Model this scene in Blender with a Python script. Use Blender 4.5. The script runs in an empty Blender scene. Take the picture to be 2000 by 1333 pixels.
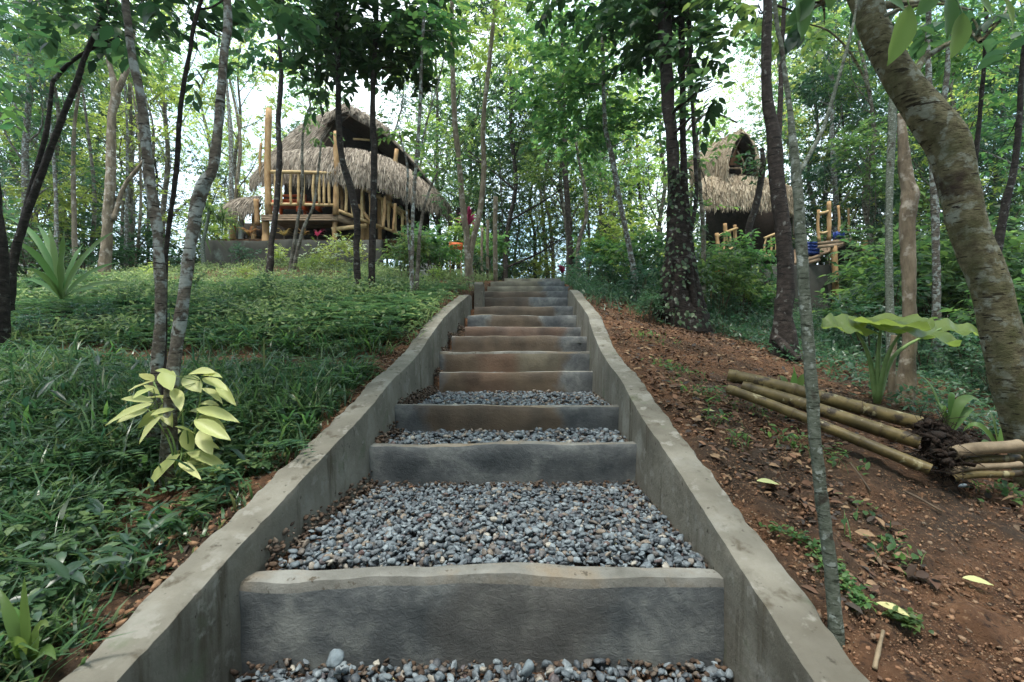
import bpy, math, random
import numpy as np
from mathutils import Vector
C = bpy.context.scene.collection
rng = np.random.default_rng(7); random.seed(7)
R = math.radians
F = 930.0; HZ = 680.0                    # focal length and horizon of the 2000 px wide view

# ------------------------------------------------------------------ camera, sky, sun
cam = bpy.data.cameras.new('camera'); co = bpy.data.objects.new('camera', cam); C.objects.link(co)
co.location = (0, 0, 0); co.rotation_euler = (R(90), 0, 0)
cam.sensor_width = 36; cam.lens = 36*F/2000; cam.shift_y = (HZ-666.5)/2000
cam.clip_start = 0.05; cam.clip_end = 500
cam.dof.use_dof = True; cam.dof.focus_distance = 2.6; cam.dof.aperture_fstop = 6.3
S = bpy.context.scene; S.camera = co
S.view_settings.view_transform = 'Standard'; S.view_settings.look = 'None'
S.view_settings.exposure = 1.52; S.view_settings.gamma = 1
W = bpy.data.worlds.new('World'); S.world = W; W.use_nodes = True
nt = W.node_tree; bg = nt.nodes['Background']
sky = nt.nodes.new('ShaderNodeTexSky'); sky.sky_type = 'NISHITA'; sky.sun_disc = False
SUN_EL, SUN_ROT = R(74), R(205)
sky.sun_elevation = SUN_EL; sky.sun_rotation = SUN_ROT; sky.dust_density = 4.0; sky.air_density = 1.0
mx = nt.nodes.new('ShaderNodeMixRGB'); mx.inputs[0].default_value = 0.6
cl = nt.nodes.new('ShaderNodeTexNoise'); cl.inputs['Scale'].default_value = 2.2; cl.inputs['Detail'].default_value = 4
cr = nt.nodes.new('ShaderNodeValToRGB'); cr.color_ramp.elements[0].color = (3.3, 5.5, 6.6, 1); cr.color_ramp.elements[1].color = (10.5, 11.3, 11.6, 1)
cr.color_ramp.elements[0].position = .35; cr.color_ramp.elements[1].position = .65
nt.links.new(cl.outputs[0], cr.inputs[0]); nt.links.new(sky.outputs[0], mx.inputs[1]); nt.links.new(cr.outputs[0], mx.inputs[2])
nt.links.new(mx.outputs[0], bg.inputs[0]); bg.inputs[1].default_value = 0.13
sl = bpy.data.lights.new('sun', 'SUN'); sl.energy = 1.7; sl.angle = R(12); sl.color = (1, .96, .88)
so = bpy.data.objects.new('sun', sl); C.objects.link(so)
az = SUN_ROT
sd = Vector((math.sin(az)*math.cos(SUN_EL), math.cos(az)*math.cos(SUN_EL), math.sin(SUN_EL)))
so.rotation_euler = sd.to_track_quat('Z', 'Y').to_euler(); so.location = (0, 0, 30)
cy = S.cycles; cy.max_bounces = 7; cy.diffuse_bounces = 4; cy.glossy_bounces = 2; cy.transmission_bounces = 5
cy.transparent_max_bounces = 6; cy.caustics_reflective = False; cy.caustics_refractive = False

def P(px, py, d):
    return np.array([(px-1000)*d/F, d, (HZ-py)*d/F])

# ------------------------------------------------------------------ noise
def _h(ix, iy, s):
    n = (ix*374761393 + iy*668265263 + s*974711) & 0x7fffffff
    n = ((n ^ (n >> 13))*1274126177) & 0x7fffffff
    return ((n ^ (n >> 16)) & 0xffff)/65535.0
def vnoise(x, y, s=0):
    x = np.asarray(x, float); y = np.asarray(y, float)
    ix = np.floor(x).astype(np.int64); iy = np.floor(y).astype(np.int64)
    fx = x-ix; fy = y-iy; fx = fx*fx*(3-2*fx); fy = fy*fy*(3-2*fy)
    a = _h(ix, iy, s); b = _h(ix+1, iy, s); c = _h(ix, iy+1, s); d = _h(ix+1, iy+1, s)
    return (a*(1-fx)+b*fx)*(1-fy)+(c*(1-fx)+d*fx)*fy - .5
def fbm(x, y, s=0, o=4):
    t = 0; a = 1
    for i in range(o):
        t = t + a*vnoise(x*2**i, y*2**i, s+i); a *= .5
    return t

# ------------------------------------------------------------------ terrain functions
BY = np.array([-3, 0, .97, 1.4, 1.91, 2.4, 2.75, 3.32, 3.8, 4.34, 5.68, 6.5, 7.5, 8.7, 10, 12, 20, 60, 120])
BZ = np.array([-1.5, -.98, -.695, -.595, -.42, -.27, -.18, -.09, .06, .235, .56, .78, .97, 1.2, 1.42, 1.6, 1.8, 2.2, 2.2])
def smooth(Y, Z, sg):
    g = np.linspace(-3, 120, 12301); v = np.interp(g, Y, Z); k = np.exp(-.5*(np.arange(-90, 91)*.01/sg)**2); k /= k.sum()
    return g, np.convolve(np.pad(v, 90, 'edge'), k, 'valid')
BG = smooth(BY, BZ, .21)
def B(y): return np.interp(y, *BG)
LXY = np.array([-3, .5, 1.4, 2.3, 2.75, 4, 5, 6.2, 6.6, 7, 8.7, 12]); LX = np.array([-.9, -.84, -.81, -.685, -.69, -.665, -.645, -.555, -.5, -.42, -.36, -.3])
RXY = np.array([-3, .5, 1.4, 2.3, 2.75, 3.95, 4.7, 5.75, 7, 7.6, 8.7, 12]); RX = np.array([.6, .62, .635, .6, .63, .67, .75, .785, .815, .85, .93, 1.1])
LG = smooth(LXY, LX, .2); RG = smooth(RXY, RX, .2)
def xL(y): return np.interp(y, *LG)
def xR(y): return np.interp(y, *RG)
def gz(x, y):
    x = np.asarray(x, float); y = np.asarray(y, float)
    z = B(y) - .04
    s = np.clip(x-.85, 0, 4.2)
    z = z - .2*s
    z = z + .62*np.exp(-((x+5.2)**2/14+(y-13.2)**2/9)) + .35*np.exp(-((x-6)**2/10+(y-13)**2/10))
    w = np.clip((np.abs(x)-1.0)/1.5, 0, 1)
    z = z - .09*np.exp(-((x+1.36)**2/.07+(y-1.82)**2/.1))
    z = z + .16*w*fbm(x*.5, y*.5, 3, 3) + .03*w*fbm(x*2.3, y*2.3, 9, 3)
    return z
# steps: front y, top z, bottom z, left px, right px
ST = [(1.40, -.68, -.95, 462, 1422), (2.30, -.47, -.66, 735, 1240), (2.78, -.345, -.52, 770, 1212), (3.95, -.205, -.40, 858, 1155),
      (4.27, -.037, -.24, 862, 1153), (4.72, .116, -.07, 882, 1147), (5.3, .228, .10, 908, 1133), (5.75, .395, .2, 913, 1128),
      (6.2, .54, .4, 926, 1122), (7.0, .745, .56, 948, 1112), (7.5, .895, .74, 954, 1110), (8.0, 1.035, .88, 958, 1112),
      (8.7, 1.225, 1.0, 962, 1104), (10.0, 1.46, 1.2, 985, 1096)]
TY = []; TZ = []
TY.append(-3); TZ.append(-.955)
for i, s in enumerate(ST):
    bz = ST[i-1][1]-.035 if i else -.955
    if i == 1: bz = -.665
    TY += [s[0]+.03, s[0]+.05]; TZ += [bz, s[1]-.035]
TY.append(12); TZ.append(1.5)
def tz(y): return np.interp(y, TY, TZ)

# ------------------------------------------------------------------ mesh helpers
def tag(o, label=None, cat=None, group=None, kind=None):
    if label: o['label'] = label
    if cat: o['category'] = cat
    if group: o['group'] = group
    if kind: o['kind'] = kind
    return o
def obj(name, V, polys, mat, parent=None, smooth=False, mats=None, midx=None, origin=None):
    V = np.asarray(V, np.float32)
    if parent is not None: org = np.array(parent.location)
    elif origin is not None: org = np.array(origin)
    else: org = np.array([V[:, 0].mean(), V[:, 1].mean(), V[:, 2].min()])
    if parent is not None and parent.type == 'MESH': org = np.array(parent.matrix_basis.translation) + (np.array(parent.parent.location) if parent.parent else 0)
    V = V - org.astype(np.float32)
    me = bpy.data.meshes.new(name)
    polys = [np.asarray(p, np.int32) for p in polys if len(p)]
    sizes = np.concatenate([np.full(len(p), p.shape[1], np.int32) for p in polys])
    loops = np.concatenate([p.ravel() for p in polys])
    me.vertices.add(len(V)); me.vertices.foreach_set('co', V.ravel())
    me.loops.add(len(loops)); me.loops.foreach_set('vertex_index', loops)
    me.polygons.add(len(sizes)); st = np.zeros(len(sizes), np.int32); st[1:] = np.cumsum(sizes)[:-1]
    me.polygons.foreach_set('loop_start', st)
    if smooth: me.polygons.foreach_set('use_smooth', np.ones(len(sizes), bool))
    for m in (mats or [mat]): me.materials.append(m)
    if midx is not None: me.polygons.foreach_set('material_index', np.asarray(midx, np.int32))
    me.update(calc_edges=True)
    o = bpy.data.objects.new(name, me); C.objects.link(o)
    if parent is not None: o.parent = parent
    else: o.location = org
    return o
def thing(name, loc, label, cat, group=None):
    o = bpy.data.objects.new(name, None); C.objects.link(o); o.location = [float(v) for v in loc]; o.empty_display_size = .2
    return tag(o, label, cat, group)
def copy_tree(o, parent=None):
    c = o.copy(); C.objects.link(c); c.parent = parent
    for ch in list(o.children): copy_tree(ch, c)
    return c
class MB:
    def __init__(s): s.V = []; s.P = {3: [], 4: []}; s.n = 0
    def add(s, V, polys):
        V = np.asarray(V, float)
        for p in polys:
            p = np.asarray(p, np.int64)
            if len(p): s.P[p.shape[1]].append(p+s.n)
        s.V.append(V); s.n += len(V); return s
    def polys(s): return [np.concatenate(s.P[k]) for k in (3, 4) if s.P[k]]
    def build(s, name, mat, parent=None, smooth=False): return obj(name, np.concatenate(s.V), s.polys(), mat, parent, smooth)
def norm(a): return a/np.maximum(np.linalg.norm(a, axis=-1, keepdims=True), 1e-9)
def spline(pts, n):
    pts = np.asarray(pts, float)
    if len(pts) == 2: t = np.linspace(0, 1, n)[:, None]; return pts[0]*(1-t)+pts[1]*t
    p = np.vstack([2*pts[0]-pts[1], pts, 2*pts[-1]-pts[-2]]); out = []
    m = len(pts)-1
    for t in np.linspace(0, m-1e-6, n):
        i = int(t); f = t-i; a, b, c, d = p[i:i+4]
        out.append(.5*((2*b)+(c-a)*f+(2*a-5*b+4*c-d)*f*f+(3*b-a-3*c+d)*f**3))
    return np.array(out)
def tube(mb, pts, rad, sides=10, lump=0., cap=True, seed=0):
    pts = np.asarray(pts, float); n = len(pts); rad = np.broadcast_to(rad, (n,)).astype(float)
    t = norm(np.gradient(pts, axis=0))
    up = np.array([0, 1., 0]) if abs(t[:, 2]).mean() > .6 else np.array([0, 0, 1.])
    s = norm(np.cross(t, up)); u = np.cross(s, t)
    a = np.linspace(0, 2*np.pi, sides, endpoint=False)
    k = np.ones((n, sides))
    if lump:
        L = np.cumsum(np.r_[0, np.linalg.norm(np.diff(pts, axis=0), axis=1)])/max(rad.mean(), 1e-3)
        k = 1+lump*(fbm(np.cos(a)[None]*1.2+L[:, None]*.25, np.sin(a)[None]*1.2+L[:, None]*.17+seed, seed, 3))
    V = pts[:, None]+(rad[:, None]*k)[..., None]*(np.cos(a)[None, :, None]*s[:, None]+np.sin(a)[None, :, None]*u[:, None])
    V = V.reshape(-1, 3); i = np.arange(n-1)[:, None]*sides; j = np.arange(sides)[None]; j2 = (j+1) % sides
    q = np.stack([i+j, i+j2, i+sides+j2, i+sides+j], -1).reshape(-1, 4)
    pl = [q]
    if cap:
        V = np.vstack([V, pts[0], pts[-1]]); j = np.arange(sides)
        pl.append(np.vstack([np.stack([np.full(sides, n*sides), (j+1) % sides, j], -1),
                             np.stack([np.full(sides, n*sides+1), (n-1)*sides+j, (n-1)*sides+(j+1) % sides], -1)]))
    mb.add(V, pl)
def box(mb, c, s, rz=0, tilt=0):
    c = np.asarray(c, float); s = np.asarray(s, float)/2
    V = np.array([[x, y, z] for x in (-1, 1) for y in (-1, 1) for z in (-1, 1)], float)*s
    if tilt: V = V @ np.array([[math.cos(tilt), 0, math.sin(tilt)], [0, 1, 0], [-math.sin(tilt), 0, math.cos(tilt)]]).T
    V = V @ np.array([[math.cos(rz), -math.sin(rz), 0], [math.sin(rz), math.cos(rz), 0], [0, 0, 1]]).T
    mb.add(V+c, [[[0, 1, 3, 2], [4, 6, 7, 5], [0, 4, 5, 1], [2, 3, 7, 6], [0, 2, 6, 4], [1, 5, 7, 3]]])
def plank(mb, a, b, w, h):
    """board from a to b, w wide (horizontal), h high"""
    a = np.asarray(a, float); b = np.asarray(b, float); t = norm(b-a); s = norm(np.cross(t, [0, 0, 1.]))*w/2; u = np.cross(norm(s), t)*h/2
    V = np.array([p+i*s+j*u for p in (a, b) for i in (-1, 1) for j in (-1, 1)])
    mb.add(V, [[[0, 1, 3, 2], [4, 6, 7, 5], [0, 4, 5, 1], [2, 3, 7, 6], [0, 2, 6, 4], [1, 5, 7, 3]]])
# leaf templates: along, side, normal
T_FAR = (np.array([[0, 0, 0], [.45, .5, .04], [1, 0, -.08], [.45, -.5, .04]]), [np.array([[0, 3, 2], [0, 2, 1]])])
T_NEAR = (np.array([[0, 0, 0], [.3, 0, -.03], [.68, 0, -.05], [1, 0, -.2], [.28, .46, .03], [.66, .42, .0], [.28, -.46, .03], [.66, -.42, .0]]),
          [np.array([[0, 6, 1], [0, 1, 4], [2, 7, 3], [5, 2, 3]]), np.array([[1, 6, 7, 2], [4, 1, 2, 5]])])
def _big():
    ts = [0, .1, .25, .42, .6, .78, .91, 1]; hw = [.03, .24, .43, .5, .46, .31, .14, 0]; V = []
    for t_, h in zip(ts, hw):
        z = -.16*t_**1.8; V += [[t_, h, z+.07*h*2+.012*math.sin(t_*23)], [t_+.0, h*.5, z+.02], [t_, 0, z], [t_, -h*.5, z+.02], [t_, -h, z+.07*h*2+.012*math.sin(t_*19+1)]]
    f = [[i*5+j, i*5+j+1, i*5+j+6, i*5+j+5] for i in range(7) for j in range(4)]
    return np.array(V), [np.array(f)]
T_BIG = _big()
def leaves(mb, pos, dr, up, L, Wd, T):
    pos = np.asarray(pos, float); n = len(pos); dr = norm(np.asarray(dr, float)); sd_ = norm(np.cross(dr, up)); nm = np.cross(sd_, dr)
    L = np.broadcast_to(L, (n,)); Wd = np.broadcast_to(Wd, (n,)); t, fs = T
    V = pos[:, None]+dr[:, None]*(L[:, None]*t[None, :, 0])[..., None]+sd_[:, None]*(Wd[:, None]*t[None, :, 1])[..., None]+nm[:, None]*(L[:, None]*t[None, :, 2])[..., None]
    off = (np.arange(n)*len(t))[:, None, None]
    mb.add(V.reshape(-1, 3), [(f[None]+off).reshape(-1, f.shape[1]) for f in fs])
def rdir(n): return norm(rng.normal(size=(n, 3)))
def blob(mb, c, r, n, L, T=T_FAR, per=8, flat=.75, droop=.25, asp=.5, hollow=2.2):
    """leafy shoots spread through an uneven ball"""
    k = max(1, n//per); d = rdir(k); rr = r*rng.random(k)**(1/hollow)
    rr = rr*(1+.7*fbm(d[:, 0]*1.6+c[0], d[:, 1]*1.6+d[:, 2]*1.3+c[2], 5, 2))
    p = np.asarray(c)+d*rr[:, None]*np.array([1, 1, flat])
    sd_ = norm(d*np.array([1, 1, .35])+rdir(k)*.7+np.array([0, 0, .1])); sl_ = L*rng.uniform(1.2, 2.6, k)
    t = np.tile(np.linspace(0, 1, per), k); idx = np.repeat(np.arange(k), per)
    lat = norm(np.cross(sd_, [0, 0, 1.]))[idx]*np.where(np.arange(k*per) % 2, 1, -1)[:, None]
    pos = p[idx]+sd_[idx]*(t*sl_[idx])[:, None]
    dr = norm(sd_[idx]*.7+lat*(1.1-.6*t)[:, None]+rdir(k*per)*.35-np.array([0, 0, droop]))
    up = norm(np.array([0, 0, 1.])+rdir(k*per)*.55)
    l = L*rng.uniform(.65, 1.2, k*per)
    leaves(mb, pos, dr, up, l, l*asp, T)

# ------------------------------------------------------------------ materials
def mat(name):
    m = bpy.data.materials.new(name); m.use_nodes = True; n = m.node_tree.nodes; n.clear()
    return m, n, m.node_tree.links
def N(n, t, **k):
    x = n.new(t)
    for a, v in k.items():
        if a.startswith('i_'): x.inputs[a[2:].replace('_', ' ')].default_value = v
        else: setattr(x, a, v)
    return x
def ramp(n, cols, pos=None):
    r = n.new('ShaderNodeValToRGB'); e = r.color_ramp.elements
    pos = pos or np.linspace(0, 1, len(cols))
    while len(e) < len(cols): e.new(.5)
    for i, c in enumerate(cols): e[i].position = float(pos[i]); e[i].color = (*c, 1)
    return r
def leafmat(name, cols, trans=.4, objvar=.25, rough=.45, spec=.35):
    m, n, l = mat(name); geo = N(n, 'ShaderNodeNewGeometry'); r = ramp(n, cols); oi = N(n, 'ShaderNodeObjectInfo')
    l.new(geo.outputs['Random Per Island'], r.inputs[0])
    hs = N(n, 'ShaderNodeHueSaturation', i_Saturation=.94); mr = N(n, 'ShaderNodeMapRange'); mr.inputs[3].default_value = 1-objvar; mr.inputs[4].default_value = 1+objvar
    mh = N(n, 'ShaderNodeMapRange'); mh.inputs[3].default_value = .475; mh.inputs[4].default_value = .525
    ml = N(n, 'ShaderNodeMath', operation='FRACT'); mm = N(n, 'ShaderNodeMath', operation='MULTIPLY'); mm.inputs[1].default_value = 7.31
    l.new(oi.outputs['Random'], mr.inputs[0]); l.new(oi.outputs['Random'], mm.inputs[0]); l.new(mm.outputs[0], ml.inputs[0]); l.new(ml.outputs[0], mh.inputs[0])
    l.new(mr.outputs[0], hs.inputs['Value']); l.new(mh.outputs[0], hs.inputs['Hue']); l.new(r.outputs[0], hs.inputs['Color'])
    p = N(n, 'ShaderNodeBsdfPrincipled', i_Roughness=rough); p.inputs['Specular IOR Level'].default_value = spec; l.new(hs.outputs[0], p.inputs['Base Color'])
    tr = N(n, 'ShaderNodeBsdfTranslucent'); h2 = N(n, 'ShaderNodeHueSaturation', i_Hue=.485, i_Saturation=1.1, i_Value=2.2); l.new(hs.outputs[0], h2.inputs['Color']); l.new(h2.outputs[0], tr.inputs[0])
    mix = N(n, 'ShaderNodeMixShader'); mix.inputs[0].default_value = trans; o = N(n, 'ShaderNodeOutputMaterial')
    l.new(p.outputs[0], mix.inputs[1]); l.new(tr.outputs[0], mix.inputs[2]); l.new(mix.outputs[0], o.inputs[0])
    return m
def islandmat(name, cols, pos=None, rough=.8, bump=0, bscale=30, spec=.3):
    m, n, l = mat(name); geo = N(n, 'ShaderNodeNewGeometry'); r = ramp(n, cols, pos); l.new(geo.outputs['Random Per Island'], r.inputs[0])
    p = N(n, 'ShaderNodeBsdfPrincipled', i_Roughness=rough); p.inputs['Specular IOR Level'].default_value = spec
    tc = N(n, 'ShaderNodeTexCoord'); ns = N(n, 'ShaderNodeTexNoise', i_Scale=bscale, i_Detail=4.); l.new(tc.outputs['Object'], ns.inputs[0])
    mxx = N(n, 'ShaderNodeMixRGB', blend_type='MULTIPLY'); mxx.inputs[0].default_value = .6; rr = ramp(n, [(.55, .55, .55), (1.3, 1.3, 1.3)], [.3, .7]); l.new(ns.outputs[0], rr.inputs[0])
    l.new(r.outputs[0], mxx.inputs[1]); l.new(rr.outputs[0], mxx.inputs[2]); l.new(mxx.outputs[0], p.inputs['Base Color'])
    if bump:
        b = N(n, 'ShaderNodeBump', i_Strength=bump, i_Distance=.01); l.new(ns.outputs[0], b.inputs['Height']); l.new(b.outputs[0], p.inputs['Normal'])
    o = N(n, 'ShaderNodeOutputMaterial'); l.new(p.outputs[0], o.inputs[0]); return m
def solidmat(name, stops, scale=6, detail=6, stretch=(1, 1, 1), bump=.3, bdist=.01, rough=.85, second=None, bscale=None, spec=.25):
    """noise mottled surface; second = (colour, scale, lo, hi) adds patches of a second tone"""
    m, n, l = mat(name); tc = N(n, 'ShaderNodeTexCoord'); mp = N(n, 'ShaderNodeMapping'); mp.inputs['Scale'].default_value = stretch
    l.new(tc.outputs['Object'], mp.inputs[0]); ns = N(n, 'ShaderNodeTexNoise', i_Scale=float(scale), i_Detail=float(detail), i_Roughness=.62); l.new(mp.outputs[0], ns.inputs[0])
    r = ramp(n, stops, list(np.linspace(.3, .7, len(stops)))); l.new(ns.outputs[0], r.inputs[0]); col = r.outputs[0]
    for sc in (second or []):
        n2 = N(n, 'ShaderNodeTexNoise', i_Scale=float(sc[1]), i_Detail=5., i_Roughness=.6)
        if len(sc) > 4:
            m2 = N(n, 'ShaderNodeMapping'); m2.inputs['Scale'].default_value = sc[4]; l.new(tc.outputs['Object'], m2.inputs[0]); l.new(m2.outputs[0], n2.inputs[0])
        else: l.new(tc.outputs['Object'], n2.inputs[0])
        r2 = ramp(n, [(0, 0, 0), (1, 1, 1)], [sc[2], sc[3]]); l.new(n2.outputs[0], r2.inputs[0])
        mm = N(n, 'ShaderNodeMixRGB'); mm.inputs[2].default_value = (*sc[0], 1); l.new(r2.outputs[0], mm.inputs[0]); l.new(col, mm.inputs[1]); col = mm.outputs[0]
    p = N(n, 'ShaderNodeBsdfPrincipled', i_Roughness=rough); p.inputs['Specular IOR Level'].default_value = spec; l.new(col, p.inputs['Base Color'])
    nb = N(n, 'ShaderNodeTexNoise', i_Scale=float(bscale or scale*3), i_Detail=8., i_Roughness=.7); l.new(mp.outputs[0], nb.inputs[0])
    b = N(n, 'ShaderNodeBump', i_Strength=bump, i_Distance=bdist); l.new(nb.outputs[0], b.inputs['Height']); l.new(b.outputs[0], p.inputs['Normal'])
    o = N(n, 'ShaderNodeOutputMaterial'); l.new(p.outputs[0], o.inputs[0]); return m
def bark(name, cols, lichen, lo=.52, hi=.62, ring=True, scale=14, lsc=9, moss=None):
    sec = [(lichen, lsc, lo, hi)]
    if ring: sec.append((tuple(c*.55 for c in cols[0]), scale*.45, .585, .63, (1, 1, 6)))
    if moss: sec += moss
    return solidmat(name, cols, scale, 8, (1, 1, 1.7 if ring else .35), .8, .02, .9, sec, scale*2.5)
M = {}
M['leaf_dark'] = leafmat('leaf_dark', [(.016, .042, .02), (.028, .07, .03), (.05, .11, .035), (.024, .058, .034)], .4)
M['leaf_mid'] = leafmat('leaf_mid', [(.035, .085, .032), (.065, .14, .044), (.12, .20, .052), (.04, .10, .04)], .52)
M['leaf_lime'] = leafmat('leaf_lime', [(.11, .18, .045), (.17, .25, .06), (.25, .32, .075), (.10, .19, .05)], .55)
M['leaf_teal'] = leafmat('leaf_teal', [(.022, .06, .038), (.035, .09, .052), (.06, .12, .055), (.025, .07, .045)], .38, .25, .35, .5)
M['leaf_yellow'] = leafmat('leaf_yellow', [(.34, .38, .12), (.42, .45, .17), (.50, .50, .22), (.38, .41, .14)], .25, .0)
M['grass'] = leafmat('grass_blades', [(.03, .07, .03), (.05, .11, .042), (.10, .17, .055), (.04, .10, .05), (.16, .17, .07)], .3, 0, .32, .5)
M['grass_far'] = leafmat('grass_light', [(.05, .095, .042), (.11, .16, .06), (.22, .27, .11), (.07, .12, .05)], .4, 0)
M['herb'] = leafmat('herb_leaves', [(.025, .065, .033), (.045, .105, .045), (.095, .16, .05), (.03, .08, .042)], .35, 0, .35, .5)
M['strap'] = leafmat('strap_leaf', [(.05, .13, .03), (.08, .17, .045), (.065, .15, .035)], .35, .05, .5, .2)
M['taro'] = leafmat('taro_leaf', [(.09, .165, .035), (.13, .205, .05)], .45, .05, .4, .3)
M['red_leaf'] = leafmat('red_leaf', [(.22, .02, .05), (.3, .05, .08), (.12, .015, .04)], .3, 0)
M['orange_leaf'] = leafmat('orange_leaf', [(.16, .10, .04), (.22, .17, .06), (.18, .07, .06)], .3, 0)
M['flower_white'] = leafmat('flower_white', [(.5, .58, .36), (.6, .66, .5), (.35, .45, .22)], .3, 0)
M['litter'] = islandmat('leaf_litter', [(.035, .022, .015), (.08, .042, .026), (.15, .08, .045), (.24, .16, .09), (.05, .038, .03), (.02, .017, .016)], rough=.75)
M['clod'] = islandmat('soil_clods', [(.08, .042, .024), (.15, .08, .045), (.22, .12, .068), (.11, .064, .04), (.28, .17, .10), (.14, .11, .08)], rough=.95, bump=.5, bscale=60)
M['rubble'] = islandmat('soil_rubble', [(.03, .022, .017), (.065, .045, .033), (.09, .06, .04), (.12, .10, .08), (.05, .035, .026)], rough=.95, bump=.5, bscale=60)
M['gravel'] = islandmat('gravel_stones', [(.035, .042, .05), (.06, .075, .088), (.12, .15, .17), (.085, .105, .12), (.20, .24, .26), (.055, .065, .075), (.16, .13, .10), (.30, .29, .25), (.085, .055, .05), (.08, .095, .11)],
                        [0, .15, .3, .45, .6, .76, .9, .93, .96, 1], .62, .35, 90, .45)
M['blue_stone'] = solidmat('blue_grey_stone', [(.10, .13, .15), (.19, .23, .25)], 30, bump=.3)
M['dirt'] = solidmat('red_soil', [(.065, .033, .018), (.145, .073, .038), (.235, .122, .064)], 9, 12, bump=1., bdist=.05, rough=.95, second=[((.06, .04, .026), 1.3, .48, .62), ((.24, .13, .07), 30, .57, .68), ((.035, .02, .013), 34, .56, .66), ((.30, .19, .11), 60, .62, .68)], bscale=45)
M['wall'] = solidmat('cement_wall', [(.10, .095, .078), (.155, .148, .122), (.225, .218, .185)], 2.6, 10, bump=.6, bdist=.008, rough=.9, second=[((.225, .225, .2), 5, .56, .74), ((.085, .078, .06), 1.6, .52, .7), ((.075, .066, .048), 13, .56, .68, (1, 1, .12)), ((.10, .115, .075), 4, .6, .72), ((.05, .045, .035), 30, .64, .7), ((.2, .195, .17), 14, .58, .66)], bscale=40)
M['cap'] = solidmat('step_top_cement', [(.08, .08, .07), (.155, .155, .14), (.25, .255, .235)], 4, 10, bump=.6, bdist=.006, rough=.85, second=[((.17, .14, .10), 2.2, .48, .6), ((.07, .06, .045), 26, .62, .68)], bscale=60)  # paler cement tone for the top faces of the steps
def stepmat(name, stains, tone=1.0):
    m, n, l = mat(name); tc = N(n, 'ShaderNodeTexCoord'); mp = N(n, 'ShaderNodeMapping'); mp.inputs['Scale'].default_value = (1, 1, 1.1)
    l.new(tc.outputs['Object'], mp.inputs[0]); ns = N(n, 'ShaderNodeTexNoise', i_Scale=4.2, i_Detail=12., i_Roughness=.68, i_Distortion=.2); l.new(mp.outputs[0], ns.inputs[0])
    r = ramp(n, [tuple(c*tone for c in k) for k in ((.042, .05, .055), (.09, .10, .104), (.2, .215, .205))], [.34, .5, .66]); l.new(ns.outputs[0], r.inputs[0]); col = r.outputs[0]
    sx = N(n, 'ShaderNodeSeparateXYZ'); l.new(tc.outputs['Object'], sx.inputs[0])
    n2 = N(n, 'ShaderNodeTexNoise', i_Scale=5., i_Detail=6.); l.new(tc.outputs['Object'], n2.inputs[0])
    for (x0, x1, c, amt) in stains:
        mc = N(n, 'ShaderNodeMath', operation='SUBTRACT'); mc.inputs[1].default_value = (x0+x1)/2; l.new(sx.outputs[0], mc.inputs[0])
        ab = N(n, 'ShaderNodeMath', operation='ABSOLUTE'); l.new(mc.outputs[0], ab.inputs[0])
        ad = N(n, 'ShaderNodeMath', operation='MULTIPLY_ADD'); ad.inputs[1].default_value = .45; l.new(n2.outputs[0], ad.inputs[0]); l.new(ab.outputs[0], ad.inputs[2])
        mr = N(n, 'ShaderNodeMapRange'); h = (x1-x0)/2+.225; mr.inputs[1].default_value = h+.05; mr.inputs[2].default_value = h-.05; mr.inputs[3].default_value = 0; mr.inputs[4].default_value = amt; l.new(ad.outputs[0], mr.inputs[0])
        r3 = ramp(n, [tuple(v*.6 for v in c), tuple(v*1.35 for v in c)], [.35, .65]); l.new(n2.outputs[0], r3.inputs[0])
        mm = N(n, 'ShaderNodeMixRGB'); l.new(mr.outputs[0], mm.inputs[0]); l.new(col, mm.inputs[1]); l.new(r3.outputs[0], mm.inputs[2]); col = mm.outputs[0]
    p = N(n, 'ShaderNodeBsdfPrincipled', i_Roughness=.6); p.inputs['Specular IOR Level'].default_value = .35; l.new(col, p.inputs['Base Color'])
    wv = N(n, 'ShaderNodeTexNoise', i_Scale=38., i_Detail=8., i_Roughness=.75, i_Distortion=.8); m3 = N(n, 'ShaderNodeMapping'); m3.inputs['Scale'].default_value = (1, 1, 1.5); l.new(tc.outputs['Object'], m3.inputs[0]); l.new(m3.outputs[0], wv.inputs[0])
    b = N(n, 'ShaderNodeBump', i_Strength=.8, i_Distance=.006); l.new(wv.outputs[0], b.inputs['Height']); l.new(b.outputs[0], p.inputs['Normal'])
    o = N(n, 'ShaderNodeOutputMaterial'); l.new(p.outputs[0], o.inputs[0]); return m
M['bark_grey'] = bark('bark_grey', [(.045, .038, .03), (.12, .105, .085), (.21, .19, .155)], (.31, .345, .325), .49, .58, True, 26, 20)
M['bark_dark'] = bark('bark_dark', [(.012, .01, .009), (.028, .022, .019), (.06, .05, .042)], (.14, .14, .13), .6, .66, True, 16, 12)
M['bark_tan'] = bark('bark_tan', [(.07, .055, .038), (.16, .128, .088), (.26, .215, .155)], (.33, .30, .25), .54, .64, False, 14, 10)
M['bark_big'] = bark('bark_big', [(.065, .055, .033), (.155, .142, .08), (.25, .23, .14)], (.29, .31, .25), .53, .62, True, 22, 14, [((.045, .03, .022), 2.6, .60, .68), ((.09, .095, .04), 6, .5, .7), ((.02, .015, .01), 16, .63, .655, (1, 1, 4))])
M['bark_pale'] = bark('bark_pale', [(.06, .075, .052), (.135, .16, .125), (.21, .24, .20)], (.34, .39, .36), .58, .63, True, 60, 45, [((.05, .045, .035), 18, .6, .68)])
M['bark_bg'] = bark('bark_bg', [(.04, .034, .026), (.10, .085, .065), (.17, .15, .12)], (.24, .23, .19), .5, .62)
M['twig'] = solidmat('twig_bark', [(.05, .035, .025), (.12, .09, .06)], 20, bump=.2)
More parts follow.
